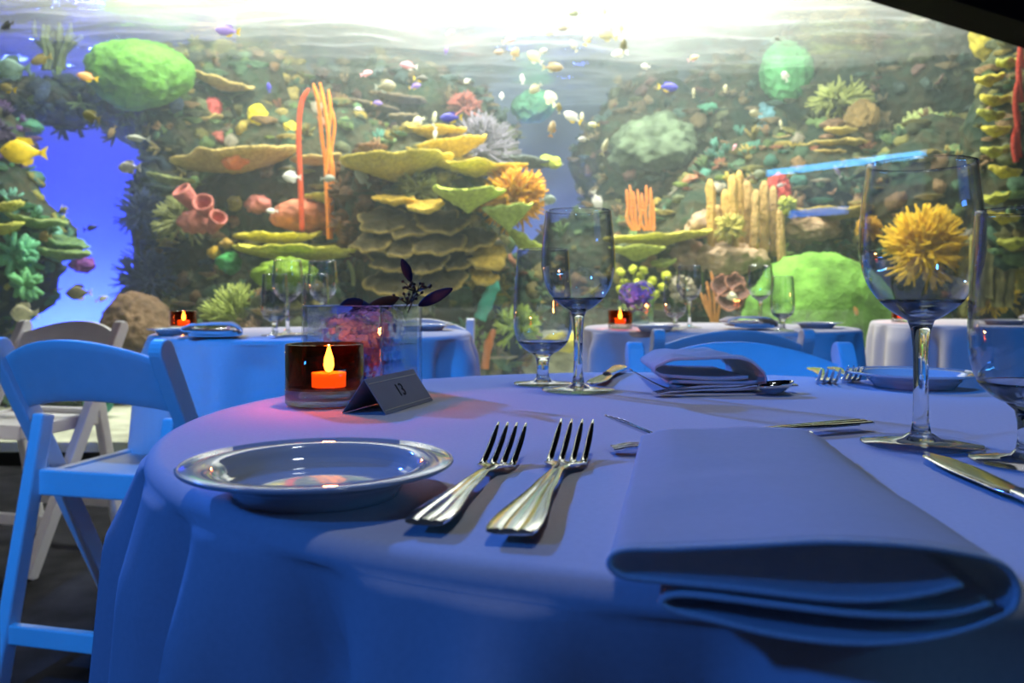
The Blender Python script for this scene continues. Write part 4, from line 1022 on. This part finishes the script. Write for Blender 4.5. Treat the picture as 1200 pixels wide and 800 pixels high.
for k, (x, y) in enumerate([(752, 226), (757, 217), (762, 220), (765, 235)]):
    whip([(x, y), (x + 1, y + 18), (x - 2 + k, y + 32), (756 + k * 3, 270)], 0.014, 6.95, (0.68, 0.24, 0.06), 'orange finger coral right bunch on wavy yellow plate, %s from left' % ['first', 'second', 'third', 'fourth'][k])
for k, (x, y, bx) in enumerate([(820, 340, 836), (833, 318, 838), (828, 330, 834), (843, 330, 840), (826, 345, 838)]):
    whip([(x, y), ((x * 2 + bx) / 3 + 2, y + 20), (bx, 378)], 0.012, 6.5, (0.62, 0.28, 0.08), 'thin orange sea whip left of brown rose coral, %s of five' % ['leftmost', 'tallest', 'second tallest', 'rightmost', 'shortest'][k])
for k, (x, y0, y1) in enumerate([(1196, 52, 120), (1192, 95, 150), (1194, 130, 185), (1190, 150, 190), (1198, 40, 80)]):
    whip([(x, y0), (x - 2, (y0 + y1) / 2), (x + 1, y1)], 0.017, 5.4, (0.42, 0.05, 0.03), 'red knobbly strand on the right edge pillar, piece %s' % ['second from top', 'third from top', 'fourth from top', 'lowest', 'topmost'][k], 'red_sponge')
for k in range(9):     # tube stems upper left
    x = 43 + k * 6; whip([(x + random.uniform(-4, 5), 20 + random.uniform(0, 22)), (x + random.uniform(-4, 4), 45), (x * 0.5 + 32 + random.uniform(-4, 4), 62), (62 + (k - 4) * 3, 82)], random.uniform(0.018, 0.034), 7.6 + random.uniform(-0.15, 0.15), (0.10, 0.14, 0.07), 'olive tube stem at upper left before the blue gap, %s from left' % ['first', 'second', 'third', 'fourth', 'fifth', 'sixth', 'seventh', 'eighth', 'ninth'][k], 'tube_sponge')
whip([(407, 305), (413, 318), (414, 335)], 0.016, 6.6, (0.26, 0.30, 0.12), 'pale curved tendril behind the left wine glasses')

# pillar corals: ridged columns
def pillar(px, y0, y1, wpx, d, col, label):
    a, b_ = P(px, y0, d), P(px + random.uniform(-3, 3), y1, d); hgt = a.z - b_.z; r_ = wpx / 2000 * d; n_ = 20; rows = 14; vs = []; lx = a.x - b_.x
    for j in range(rows + 1):
        q = j / rows; rr = r_ * (1 - 0.08 * q) * (1 if q < 0.9 else sqrt(max(0.2, 1 - ((q - 0.9) / 0.1) ** 2)))
        for k in range(n_):
            th = 2 * pi * k / n_; rg = 1 + 0.14 * cos(5 * th) + 0.5 * noise.noise(Vector((cos(th), sin(th), q * 9 + px)))
            vs.append(Vector((rr * rg * cos(th) + lx * q, rr * rg * sin(th), hgt * q)))
    fs = [(j * n_ + k, j * n_ + (k + 1) % n_, (j + 1) * n_ + (k + 1) % n_, (j + 1) * n_ + k) for j in range(rows) for k in range(n_)] + [tuple(range(rows * n_, rows * n_ + n_)), tuple(range(n_ - 1, -1, -1))]
    o = MB().add(vs, fs).build('pillar_coral', coral_mat(col, 50, 0.3, 12), loc=b_, fix=False); T(o, label, 'coral', 'pillar corals')
for k, (x, y0, y1, w_) in enumerate([(832, 210, 300, 11), (841, 240, 300, 10), (850, 222, 300, 11), (858, 205, 298, 12), (866, 200, 298, 10), (876, 212, 295, 11), (886, 222, 292, 10), (896, 212, 295, 11), (906, 218, 300, 9), (914, 245, 312, 9), (846, 262, 302, 9), (870, 255, 300, 9)]):
    pillar(x, y0, y1, w_, 6.9 + 0.1 * (k % 3), random.choice([(0.56, 0.36, 0.10), (0.48, 0.32, 0.12), (0.50, 0.38, 0.09)]), 'ridged tan pillar coral, %s in the cluster at centre right' % ['leftmost', 'second from left', 'third from left', 'fourth from left', 'tallest fifth from left', 'sixth from left', 'seventh from left', 'eighth from left', 'ninth from left', 'rightmost', 'short front left', 'short front middle'][k])
for k, (x, y0, y1, w_) in enumerate([(1140, 275, 345, 9), (1160, 270, 350, 12), (1172, 290, 360, 13), (1184, 285, 360, 12), (1150, 300, 360, 11)]):
    pillar(x, y0, y1, w_, 6.0, random.choice([(0.36, 0.34, 0.14), (0.42, 0.38, 0.10)]), 'grey green pillar coral behind the right edge goblet, %s' % ['leftmost', 'middle', 'second from right', 'rightmost', 'short second from left'][k])

# branching bushes
def bush(px, py, rpx, d, col, label, nb=90, rad=0.012, up=0.25, flat=0.6, twig=True, name='branching_coral', tip=None, squash=1.0):
    c = P(px, py, d); R = rpx / 1000 * d; rnd = random.Random(int(px * 7 + py)); mb = MB()
    for k in range(nb):
        dv = Vector((rnd.gauss(0, 1), rnd.gauss(0, flat), rnd.gauss(up, 0.8))).normalized(); dv.z *= squash; l_ = R * rnd.uniform(0.75, 1.08)
        side = dv.orthogonal() * rnd.uniform(-0.12, 0.12) * l_; f_ = rnd.uniform(0.75, 1.25); cc = tuple(min(1, q * f_) for q in col)
        mid = dv * l_ * 0.55 + side
        mb.tube([dv * l_ * 0.08, mid, dv * l_], [rad * 1.25, rad, rad * 0.55], 5, col=cc)
        if twig:
            for j in range(2):
                d2 = (dv + Vector((rnd.gauss(0, 0.45), rnd.gauss(0, 0.3), rnd.gauss(0, 0.45)))).normalized()
                mb.tube([mid, mid + d2 * l_ * 0.42], [rad * 0.85, rad * 0.45], 5, col=cc)
    mb.lathe([(0, -0.2 * R), (0.22 * R, -0.12 * R), (0.25 * R, 0.05 * R), (0.12 * R, 0.2 * R), (0, 0.24 * R)], 10, col=tuple(q * 0.8 for q in col))
    o = mb.build(name, bush_m, loc=c, fix=False); return T(o, label, 'coral', 'branching corals')
bush_m = vcol_mat('branching_coral_skin', 0.85, 0.3, 60, 0.2)
bush(602, 232, 42, 6.5, (0.72, 0.36, 0.03), 'orange bushy coral right of the central pillar', 170, 0.014)
bush(1083, 292, 52, 6.6, (0.80, 0.52, 0.03), 'golden yellow bushy coral seen through the wine glass', 200, 0.013, up=0.5)
bush(1018, 268, 16, 6.8, (0.60, 0.34, 0.04), 'small orange tuft left of the golden yellow bush', 60)
bush(1160, 345, 30, 6.2, (0.66, 0.46, 0.04), 'golden tuft low behind the right edge goblet', 80)
bush(1175, 225, 26, 6.0, (0.30, 0.34, 0.05), 'olive tuft on the right edge pillar below the shelves', 80)
bush(280, 378, 46, 6.4, (0.34, 0.42, 0.10), 'pale green feathery coral left of the background wine glasses', 130, 0.011, up=0.9)
bush(212, 258, 34, 7.0, (0.24, 0.27, 0.10), 'dull green twiggy coral beside the pink cup sponge', 90, 0.011)
bush(565, 176, 46, 7.9, (0.19, 0.18, 0.22), 'hazy lilac white spiky coral right of the topmost plates', 80, 0.011, up=0.8)
bush(545, 128, 22, 8.4, (0.36, 0.12, 0.09), 'hazy rusty spiky coral above the lilac spiky coral', 60, 0.012, up=1.0)
bush(1080, 160, 32, 8.0, (0.42, 0.52, 0.20), 'pale green fan bush under the dark right wall', 110, 0.014, up=0.7)
bush(985, 118, 40, 8.2, (0.36, 0.42, 0.13), 'dim green shaggy coral on top of the shadowy terrace', 90, 0.014, up=0.6, squash=0.5)
bush(490, 222, 26, 6.5, (0.26, 0.30, 0.10), 'moss green fringe coral under the mustard plates', 110, 0.010, up=0.2)
bush(176, 330, 46, 7.3, (0.03, 0.05, 0.12), 'dark twiggy sea fan at right of the blue opening', 110, 0.008, up=0.3)
bush(166, 250, 34, 7.4, (0.03, 0.05, 0.12), 'upper dark twiggy sea fan at right of the blue opening', 60, 0.008)
bush(740, 380, 26, 6.3, (0.48, 0.48, 0.14), 'pale yellow finger coral behind the centre table', 40, 0.016, up=0.9, twig=False)
bush(800, 340, 18, 6.6, (0.40, 0.36, 0.24), 'sandy knobbly coral behind the centre table goblets', 60, 0.02)
bush(345, 355, 26, 6.6, (0.14, 0.26, 0.08), 'green bushy coral under the lime mossy mound', 80, 0.012)
bush(20, 300, 30, 6.5, (0.12, 0.38, 0.20), 'mint green finger sponge at the left edge', 40, 0.03, twig=False)
bush(30, 335, 22, 6.4, (0.14, 0.40, 0.16), 'lower mint green finger sponge at the left edge', 30, 0.028, twig=False)
bush(855, 268, 20, 6.8, (0.44, 0.40, 0.10), 'olive tuft between the pillar corals', 50, 0.012)
bush(922, 240, 12, 6.8, (0.40, 0.44, 0.08), 'lime tuft right of the red barrel sponge', 50, 0.012)
bush(605, 385, 30, 6.4, (0.34, 0.46, 0.08), 'lime green tuft seen left of the centre goblet', 80, 0.014, up=0.8)
bush(560, 395, 28, 6.5, (0.20, 0.36, 0.08), 'green mossy tuft right of the light blue chair', 90, 0.012)
bush(877, 385, 16, 6.2, (0.28, 0.46, 0.06), 'small lime tuft beside the huge green dome', 50, 0.012)

# tubes, cups, rose, berries, spiral
def tube_sponge(px, py, px2, py2, wpx, d, col, label, name='tube_sponge'):
    a, b_ = P(px, py, d), P(px2, py2, d); c = b_.copy(); r_ = wpx / 2000 * d
    o = MB().tube([b_ - c, (a - c) * 0.5, a - c, (a - c) * 0.93, (a - c) * 0.6], [r_ * 0.7, r_ * 0.95, r_ * 1.1, r_ * 0.7, r_ * 0.6], 16).build(name, coral_mat(col, 34), loc=c, fix=False); return T(o, label, 'sponge', 'tube sponges')
whip([(581, 328), (573, 348), (562, 374)], 0.048, 6.3, (0.06, 0.34, 0.27), 'teal tube sponge leaning right of the dark flower leaves', 'tube_sponge', 16)
whip([(579, 386), (572, 405), (568, 432)], 0.03, 6.3, (0.48, 0.15, 0.04), 'rusty orange tube beside the light blue chair', 'tube_coral', 14)
def cup(px, py, wpx, lpx, axis, d, col, label):
    """thick walled cup with its mouth at (px,py), mouth facing along axis"""
    c = P(px, py, d); r_ = wpx / 2000 * d; l_ = lpx / 1000 * d
    pr = [(0, -l_), (r_ * 0.55, -l_ * 0.95), (r_ * 0.75, -l_ * 0.5), (r_ * 0.98, -l_ * 0.1), (r_, 0.0), (r_ * 0.90, r_ * 0.10), (r_ * 0.78, 0.0), (r_ * 0.66, -l_ * 0.2), (r_ * 0.45, -l_ * 0.6), (0, -l_ * 0.7)]
    mb = MB().lathe(pr, 28); mb.v = [tuple(Vector(v) * (1 + 0.16 * noise.noise(Vector(v) * 9 + Vector((px, 0, 0))))) for v in mb.v]
    o = mb.build('cup_sponge', coral_mat(col, 34), loc=c, rot=Vector(axis).to_track_quat('Z', 'Y').to_euler(), fix=False); return T(o, label, 'sponge', 'pink cup sponges')
PKC = (0.44, 0.15, 0.12)
cup(212, 222, 24, 34, (-0.45, -0.6, 0.75), 6.55, PKC, 'tall left cup of the pink cup sponge cluster')
cup(237, 237, 24, 30, (0.05, -0.85, 0.45), 6.5, PKC, 'middle round mouthed cup of the pink sponge cluster')
cup(257, 254, 22, 28, (0.55, -0.6, 0.5), 6.5, PKC, 'right side cup of the pink sponge cluster')
dome(230, 260, 20, 14, 6.65, (0.46, 0.17, 0.13), 'smooth pink base of the cup sponge cluster', amp=0.12, sub=4)
ro = empty('rose_coral', P(858, 340, 6.4)); T(ro, 'brown rose shaped coral behind the centre glasses', 'coral')
def under(child, root, name):
    child.location = Vector(child.location) - Vector(root.location); child.parent = root; child.name = name
    for k_ in ('label', 'category', 'group'):
        if k_ in child: del child[k_]
for k, (x, y, r_) in enumerate([(847, 330, 14), (862, 326, 12), (856, 346, 15), (868, 338, 10)]):
    under(plate_coral(x - r_, x + r_, y + 4, 9, 6.4 - 0.03 * k, (0.17, 0.09, 0.07), '', tilt=62, lobes=4, up=0.5, ruf=0.15, yd=0.95, name='petal', rim=(0.55, 0.26, 0.16), thick=0.03), ro, 'petal')
under(dome(858, 348, 5, 5, 6.2, (0.62, 0.60, 0.42), '', sub=3), ro, 'centre')
BR = [(730, 320), (742, 316), (755, 317), (733, 330), (745, 332), (756, 335), (764, 330), (727, 338), (740, 342), (752, 344), (766, 345), (748, 324), (775, 336), (758, 352), (782, 322), (735, 346)]
al = empty('berry_alga', P(750, 362, 6.6)); T(al, 'lime green alga with round leaves behind the small candle', 'algae')
for k, (x, y) in enumerate(BR):
    x += random.uniform(-2, 2); d = 6.5 + 0.04 * (k % 4)
    under(dome(x, y, 5.2, 4.6, d, (0.50, 0.56, 0.05), '', 'leaf', amp=0.1, sub=2), al, 'leaf')
    MB().tube([Vector((0, 0, 0)), (P(x, y + 12, d) - al.location) * 0.6, P(x, y, d) - al.location], 0.008, 6).build('stalk', coral_mat((0.20, 0.26, 0.05), 60), al)
sp = [(18 * (1 - k / 34.0) * cos(k * 0.42), 0.06 * k / 34, 18 * (1 - k / 34.0) * sin(k * 0.42)) for k in range(32)]
c = P(116, 470, 5.6)
T(MB().tube([Vector((a * 0.0056, b_, z * 0.0056)) for a, b_, z in sp], [0.042 * (1 - k / 44.0) for k in range(32)], 10).build('spiral_sponge', coral_mat((0.07, 0.33, 0.28), 34), loc=c, fix=False), 'teal spiral shaped sponge seen under the azure chair back', 'sponge')
T(MB().lathe([(0, -0.05), (0.10, -0.03), (0.13, 0.02), (0.08, 0.06), (0, 0.07)], 20).build('sea_stone', coral_mat((0.45, 0.44, 0.36), 30), loc=P(70, 492, 5.4)), 'pale stone on the sand below the azure chair back', 'stone')

# ------------------------------------------------------------------ fish
def fish_meshes():
    def body(hgt):
        mb = MB(); n_ = 16; st = [(0.0, 0.02), (0.05, 0.28), (0.13, 0.58), (0.25, 0.88), (0.40, 1.0), (0.55, 0.90), (0.68, 0.64), (0.80, 0.34), (0.90, 0.20), (0.96, 0.19)]
        vs = []
        for x, q in st:
            for k in range(n_):
                th = 2 * pi * k / n_; vs.append(Vector((0.5 - x, 0.085 * q * cos(th) * (1 if x < 0.7 else 0.7), hgt * 0.5 * q * sin(th))))
        fs = [(j * n_ + k, j * n_ + (k + 1) % n_, (j + 1) * n_ + (k + 1) % n_, (j + 1) * n_ + k) for j in range(len(st) - 1) for k in range(n_)] + [tuple(range(n_)), tuple(range(len(st) * n_ - 1, (len(st) - 1) * n_ - 1, -1))]
        return mb.add(vs, fs).mesh('body')
    def fin(pts, th=0.012):
        m_ = len(pts); vs = [Vector((x, s * th, z)) for s in (-0.5, 0.5) for x, z in pts]
        return vs, [tuple(range(m_)), tuple(range(2 * m_ - 1, m_ - 1, -1))] + [(i, (i + 1) % m_, m_ + (i + 1) % m_, m_ + i) for i in range(m_)]
    out = {}
    for nm, h in (('tall', 0.62), ('mid', 0.45), ('slim', 0.30)):
        tail = MB().add(*fin([(-0.42, 0.05), (-0.62, 0.19), (-0.57, 0.0), (-0.62, -0.19), (-0.42, -0.05)])).mesh('tail', False)
        dors = MB().add(*fin([(0.22, h * 0.40), (0.08, h * 0.62), (-0.22, h * 0.60), (-0.30, h * 0.30), (0.0, h * 0.40)])).mesh('dorsal', False)
        anal = MB().add(*fin([(0.05, -h * 0.42), (-0.10, -h * 0.60), (-0.26, -h * 0.50), (-0.30, -h * 0.25)])).mesh('anal', False)
        out[nm] = (body(h), tail, dors, anal)
    eye = MB()
    for s in (-1, 1): eye.lathe([(0, -0.022), (0.016, -0.016), (0.022, 0), (0.016, 0.016), (0, 0.022)], 10, (0.36, s * 0.052, 0.05))
    out['eye'] = eye.mesh('eye'); return out
FM = fish_meshes(); _mc = {}
eyem = pmat('fish_eye', (0.01, 0.01, 0.01), 0.2, var=0.1, scale=30)
_fm = {}
def fmat(col):
    if col not in _fm: _fm[col] = pmat('fish_skin_%d' % len(_fm), col, 0.45, var=0.18, scale=7, spec=0.5)
    return _fm[col]
def fmesh(me, mat):
    k = (me.name, mat.name)
    if k not in _mc:
        m2 = me.copy(); m2.materials.clear(); m2.materials.append(mat); _mc[k] = m2
    return _mc[k]
YW = (0.85, 0.62, 0.02); WH = (0.82, 0.82, 0.74); PW = (0.80, 0.78, 0.50); GY = (0.38, 0.42, 0.34); OV = (0.42, 0.36, 0.12); DK = (0.06, 0.06, 0.04); PU = (0.38, 0.26, 0.80); BL = (0.07, 0.06, 0.55); PK = (0.85, 0.42, 0.48); OR = (0.82, 0.42, 0.12); TE = (0.20, 0.34, 0.28); TN = (0.72, 0.55, 0.30)
# px, py, length px, heading deg (0 = right, 180 = left, 90 = up), shape, body colour, tail colour, label
FISH = [
 (25, 178, 50, 180, 'tall', YW, YW, 'large bright yellow fish at the left edge of the aquarium'),
 (150, 196, 34, 178, 'mid', WH, WH, 'white fish at right of the blue opening heading left'),
 (91, 343, 30, 182, 'tall', (0.16, 0.15, 0.08), WH, 'dark olive butterflyfish with pale tail low in the blue opening'),
 (27, 367, 38, 180, 'tall', PW, PW, 'pale yellow fish above the grey chair at left'),
 (120, 350, 16, 20, 'mid', PW, YW, 'tiny yellow white fish beside the dark butterflyfish'),
 (107, 267, 22, 10, 'slim', (0.10, 0.12, 0.20), DK, 'slender dark fish at tip of the green plate'),
 (47, 70, 28, 195, 'mid', OV, OV, 'olive yellow fish before the tube stems at upper left'),
 (101, 90, 24, 172, 'mid', OR, YW, 'orange yellow fish under the tube stems'),
 (12, 80, 44, 180, 'tall', TE, TE, 'large teal fish cut by the left edge'),
 (8, 103, 24, 165, 'mid', OV, YW, 'olive fish with yellow tail at left edge below the teal fish'),
 (106, 136, 30, 160, 'mid', (0.36, 0.34, 0.10), OV, 'olive fish at top of the blue opening'),
 (131, 155, 18, 235, 'mid', TN, OV, 'small tan fish diving at the right of the blue opening'),
 (160, 162, 28, 178, 'slim', GY, GY, 'grey fish above the white fish at left'),
 (265, 36, 30, 175, 'mid', PU, YW, 'purple fish with yellow tail near the surface at left'),
 (8, 30, 22, 190, 'mid', DK, DK, 'dark fish in the top left corner'),
 (52, 277, 20, 180, 'tall', OV, TN, 'round olive fish between the green plates at left'),
 (341, 207, 22, 180, 'tall', WH, WH, 'round white fish beside the red whip'),
 (385, 209, 20, 0, 'mid', GY, GY, 'grey fish passing in front of the orange whips'),
 (424, 208, 26, 135, 'mid', GY, GY, 'grey fish at left of the widest mustard plate'),
 (318, 247, 14, 180, 'mid', WH, WH, 'small pale fish left of the salmon mound'),
 (315, 102, 12, 100, 'mid', BL, BL, 'small blue fish above the yellow sponge lump'),
 (478, 77, 22, 178, 'mid', PK, WH, 'pink fish above the hazy terrace'),
 (430, 86, 16, 10, 'mid', PK, PK, 'small rosy fish left of the pink fish'),
 (494, 92, 18, 0, 'mid', DK, YW, 'black fish with yellow tail below the pink fish'),
 (487, 101, 15, 15, 'mid', PU, YW, 'small purple fish below the black fish'),
 (453, 101, 26, 8, 'tall', (0.32, 0.30, 0.18), GY, 'grey butterflyfish over the hazy terrace'),
 (442, 121, 14, 0, 'mid', PU, YW, 'small purple fish over the left hazy plate'),
 (420, 128, 12, 180, 'mid', WH, WH, 'small white fish at left of the hazy terrace'),
 (490, 141, 15, 200, 'tall', PW, WH, 'cream fish over the topmost mustard plate'),
 (509, 138, 18, 80, 'slim', PW, WH, 'slender white fish above the topmost mustard plate'),
 (510, 157, 16, 265, 'slim', WH, WH, 'slender white fish in front of the topmost mustard plate'),
 (527, 138, 28, 180, 'mid', BL, YW, 'royal blue fish with yellow tail right of the topmost plate'),
 (547, 95, 9, 200, 'tall', WH, WH, 'tiny white fish above the rusty spiky coral'),
 (588, 112, 9, 90, 'tall', WH, WH, 'tiny white fish right of the rusty spiky coral'),
 (585, 61, 16, 180, 'mid', (0.22, 0.16, 0.10), DK, 'brown fish under the surface left of the shoal'),
 (528, 38, 11, 30, 'mid', PK, PK, 'tiny pink fish close to the surface'),
 (523, 59, 9, 80, 'mid', PU, PU, 'tiny violet fish below the tiny pink fish'),
 (597, 47, 16, 20, 'mid', PK, TN, 'rosy fish at the left end of the surface shoal'),
 (673, 16, 16, 180, 'mid', (0.18, 0.20, 0.08), DK, 'dark olive fish at the very top of the shoal'),
 (708, 12, 14, 90, 'mid', PW, OV, 'cream fish near the top edge of the shoal'),
 (628, 37, 16, 200, 'mid', WH, PW, 'white fish upper left in the shoal'),
 (645, 36, 18, 215, 'tall', PW, PW, 'cream fish beside the white one in upper shoal'),
 (660, 33, 16, 180, 'mid', (0.22, 0.18, 0.10), DK, 'dark brown fish in the upper shoal'),
 (691, 24, 18, 190, 'mid', WH, PW, 'pale fish right of the dark brown fish in the shoal'),
 (711, 40, 26, 155, 'tall', (0.50, 0.46, 0.24), OV, 'largest striped tan fish of the shoal'),
 (728, 33, 12, 95, 'mid', PW, PW, 'small cream fish above the dark upright fish'),
 (731, 53, 18, 85, 'mid', (0.20, 0.18, 0.05), OV, 'dark upright fish at right of the shoal'),
 (725, 63, 20, 185, 'mid', WH, WH, 'bright white fish under the dark upright fish'),
 (672, 53, 16, 120, 'mid', WH, PW, 'white fish slanting up in mid shoal'),
 (689, 45, 18, 65, 'mid', PW, YW, 'yellow cream fish climbing in mid shoal'),
 (604, 62, 16, 75, 'tall', TN, TN, 'tan fish at left of the lower shoal'),
 (626, 67, 22, 145, 'tall', PW, WH, 'plump cream fish in the lower shoal'),
 (636, 60, 14, 25, 'mid', WH, WH, 'white fish atop the plump cream fish'),
 (649, 79, 26, 2, 'mid', TN, PW, 'long tan fish below the lower shoal'),
 (627, 104, 18, 215, 'tall', PW, WH, 'cream fish under the shoal at centre'),
 (645, 115, 22, 120, 'tall', PW, PW, 'cream fish heading up left under the shoal'),
 (655, 126, 14, 95, 'mid', OV, PW, 'small olive fish beside the slanting white fish'),
 (670, 137, 26, 148, 'mid', WH, YW, 'white fish with yellow tail slanting up left'),
 (682, 136, 10, 90, 'mid', PW, PW, 'tiny cream fish right of the slanting white fish'),
 (647, 150, 20, 80, 'mid', TN, OR, 'tan upright fish over the dim grey plate'),
 (695, 146, 14, 180, 'mid', PW, YW, 'small cream fish at the far centre'),
 (683, 163, 14, 185, 'mid', WH, PW, 'small white fish below the cream one at far centre'),
 (709, 171, 22, 70, 'slim', PW, PW, 'slender cream fish swimming up at centre'),
 (756, 78, 12, 180, 'tall', WH, WH, 'round white fish alone right of the shoal'),
 (784, 102, 26, 0, 'mid', BL, YW, 'dark blue fish with yellow tail at centre right'),
 (813, 68, 15, 25, 'mid', TN, PK, 'small peach fish above the dark blue fish'),
 (813, 108, 12, 88, 'slim', PW, PW, 'thin cream fish right of the dark blue fish'),
 (850, 103, 10, 80, 'mid', PW, PW, 'tiny cream fish left of the far green dome'),
 (885, 133, 16, 175, 'tall', PW, WH, 'cream fish by the pale blue lumpy sponge'),
 (911, 46, 11, 150, 'slim', DK, DK, 'tiny dark fish above the far green dome'),
 (920, 89, 14, 110, 'tall', WH, WH, 'white fish before the far green dome'),
 (915, 145, 12, 95, 'slim', PW, PW, 'slender cream fish below the far green dome'),
 (861, 172, 9, 60, 'mid', PK, PK, 'tiny pink fish above the pillar corals'),
 (700, 236, 26, 290, 'mid', WH, WH, 'white fish just above the rim of the centre wine glass'),
 (643, 234, 20, 0, 'tall', (0.50, 0.62, 0.50), WH, 'pale green fish right of the orange bush'),
 (889, 204, 18, 0, 'tall', (0.40, 0.46, 0.30), GY, 'pale olive fish above the red barrel sponge'),
 (915, 217, 11, 200, 'mid', WH, WH, 'small white fish before the red barrel sponge'),
 (981, 200, 18, 120, 'slim', (0.60, 0.52, 0.75), WH, 'slender lilac fish under the blue sign reflection'),
 (1004, 366, 18, 120, 'mid', OR, WH, 'orange and white fish before the huge green dome'),
 (612, 92, 12, 95, 'mid', WH, WH, 'tiny white fish left above the cream fish under the shoal'),
 (700, 8, 13, 160, 'mid', WH, PW, 'small white fish touching the top edge of the shoal'),
]
rf = random.Random(2)
for k, (px, py, ln, hd, sh, cb_, ct, lab) in enumerate(FISH):
    d = rf.uniform(5.6, 6.6) if px > 300 else rf.uniform(5.3, 6.0)
    p = P(px, py, d); s_ = ln / 1120 * d
    p.z = min(p.z, SURF - 0.14)
    if (345 - py) / 1000 * d > 1.95: 
        d = 1.95 / ((345 - py) / 1000); p = P(px, py, d); s_ = ln / 1120 * d
    r = empty('fish', p); r.scale = (s_, s_, s_); T(r, lab, 'fish', 'fish swimming in the aquarium')
    a = radians(hd)
    if cos(a) < -0.05:
        r.rotation_euler = (0, 0, 0); mtx = Matrix.Rotation(pi + rf.uniform(-0.4, 0.4), 4, 'Z') @ Matrix.Rotation(-(pi - a), 4, 'Y')
    else: mtx = Matrix.Rotation(rf.uniform(-0.4, 0.4), 4, 'Z') @ Matrix.Rotation(-a, 4, 'Y')
    r.rotation_euler = mtx.to_euler()
    bm_, tm_, dm_, am_ = FM[sh]
    link('body', fmesh(bm_, fmat(cb_)), None, r); link('tail_fin', fmesh(tm_, fmat(ct)), None, r)
    link('dorsal_fin', fmesh(dm_, fmat(cb_)), None, r); link('anal_fin', fmesh(am_, fmat(ct if ct != DK else cb_)), None, r)
    if ln >= 18: link('eyes', fmesh(FM['eye'], eyem), None, r)
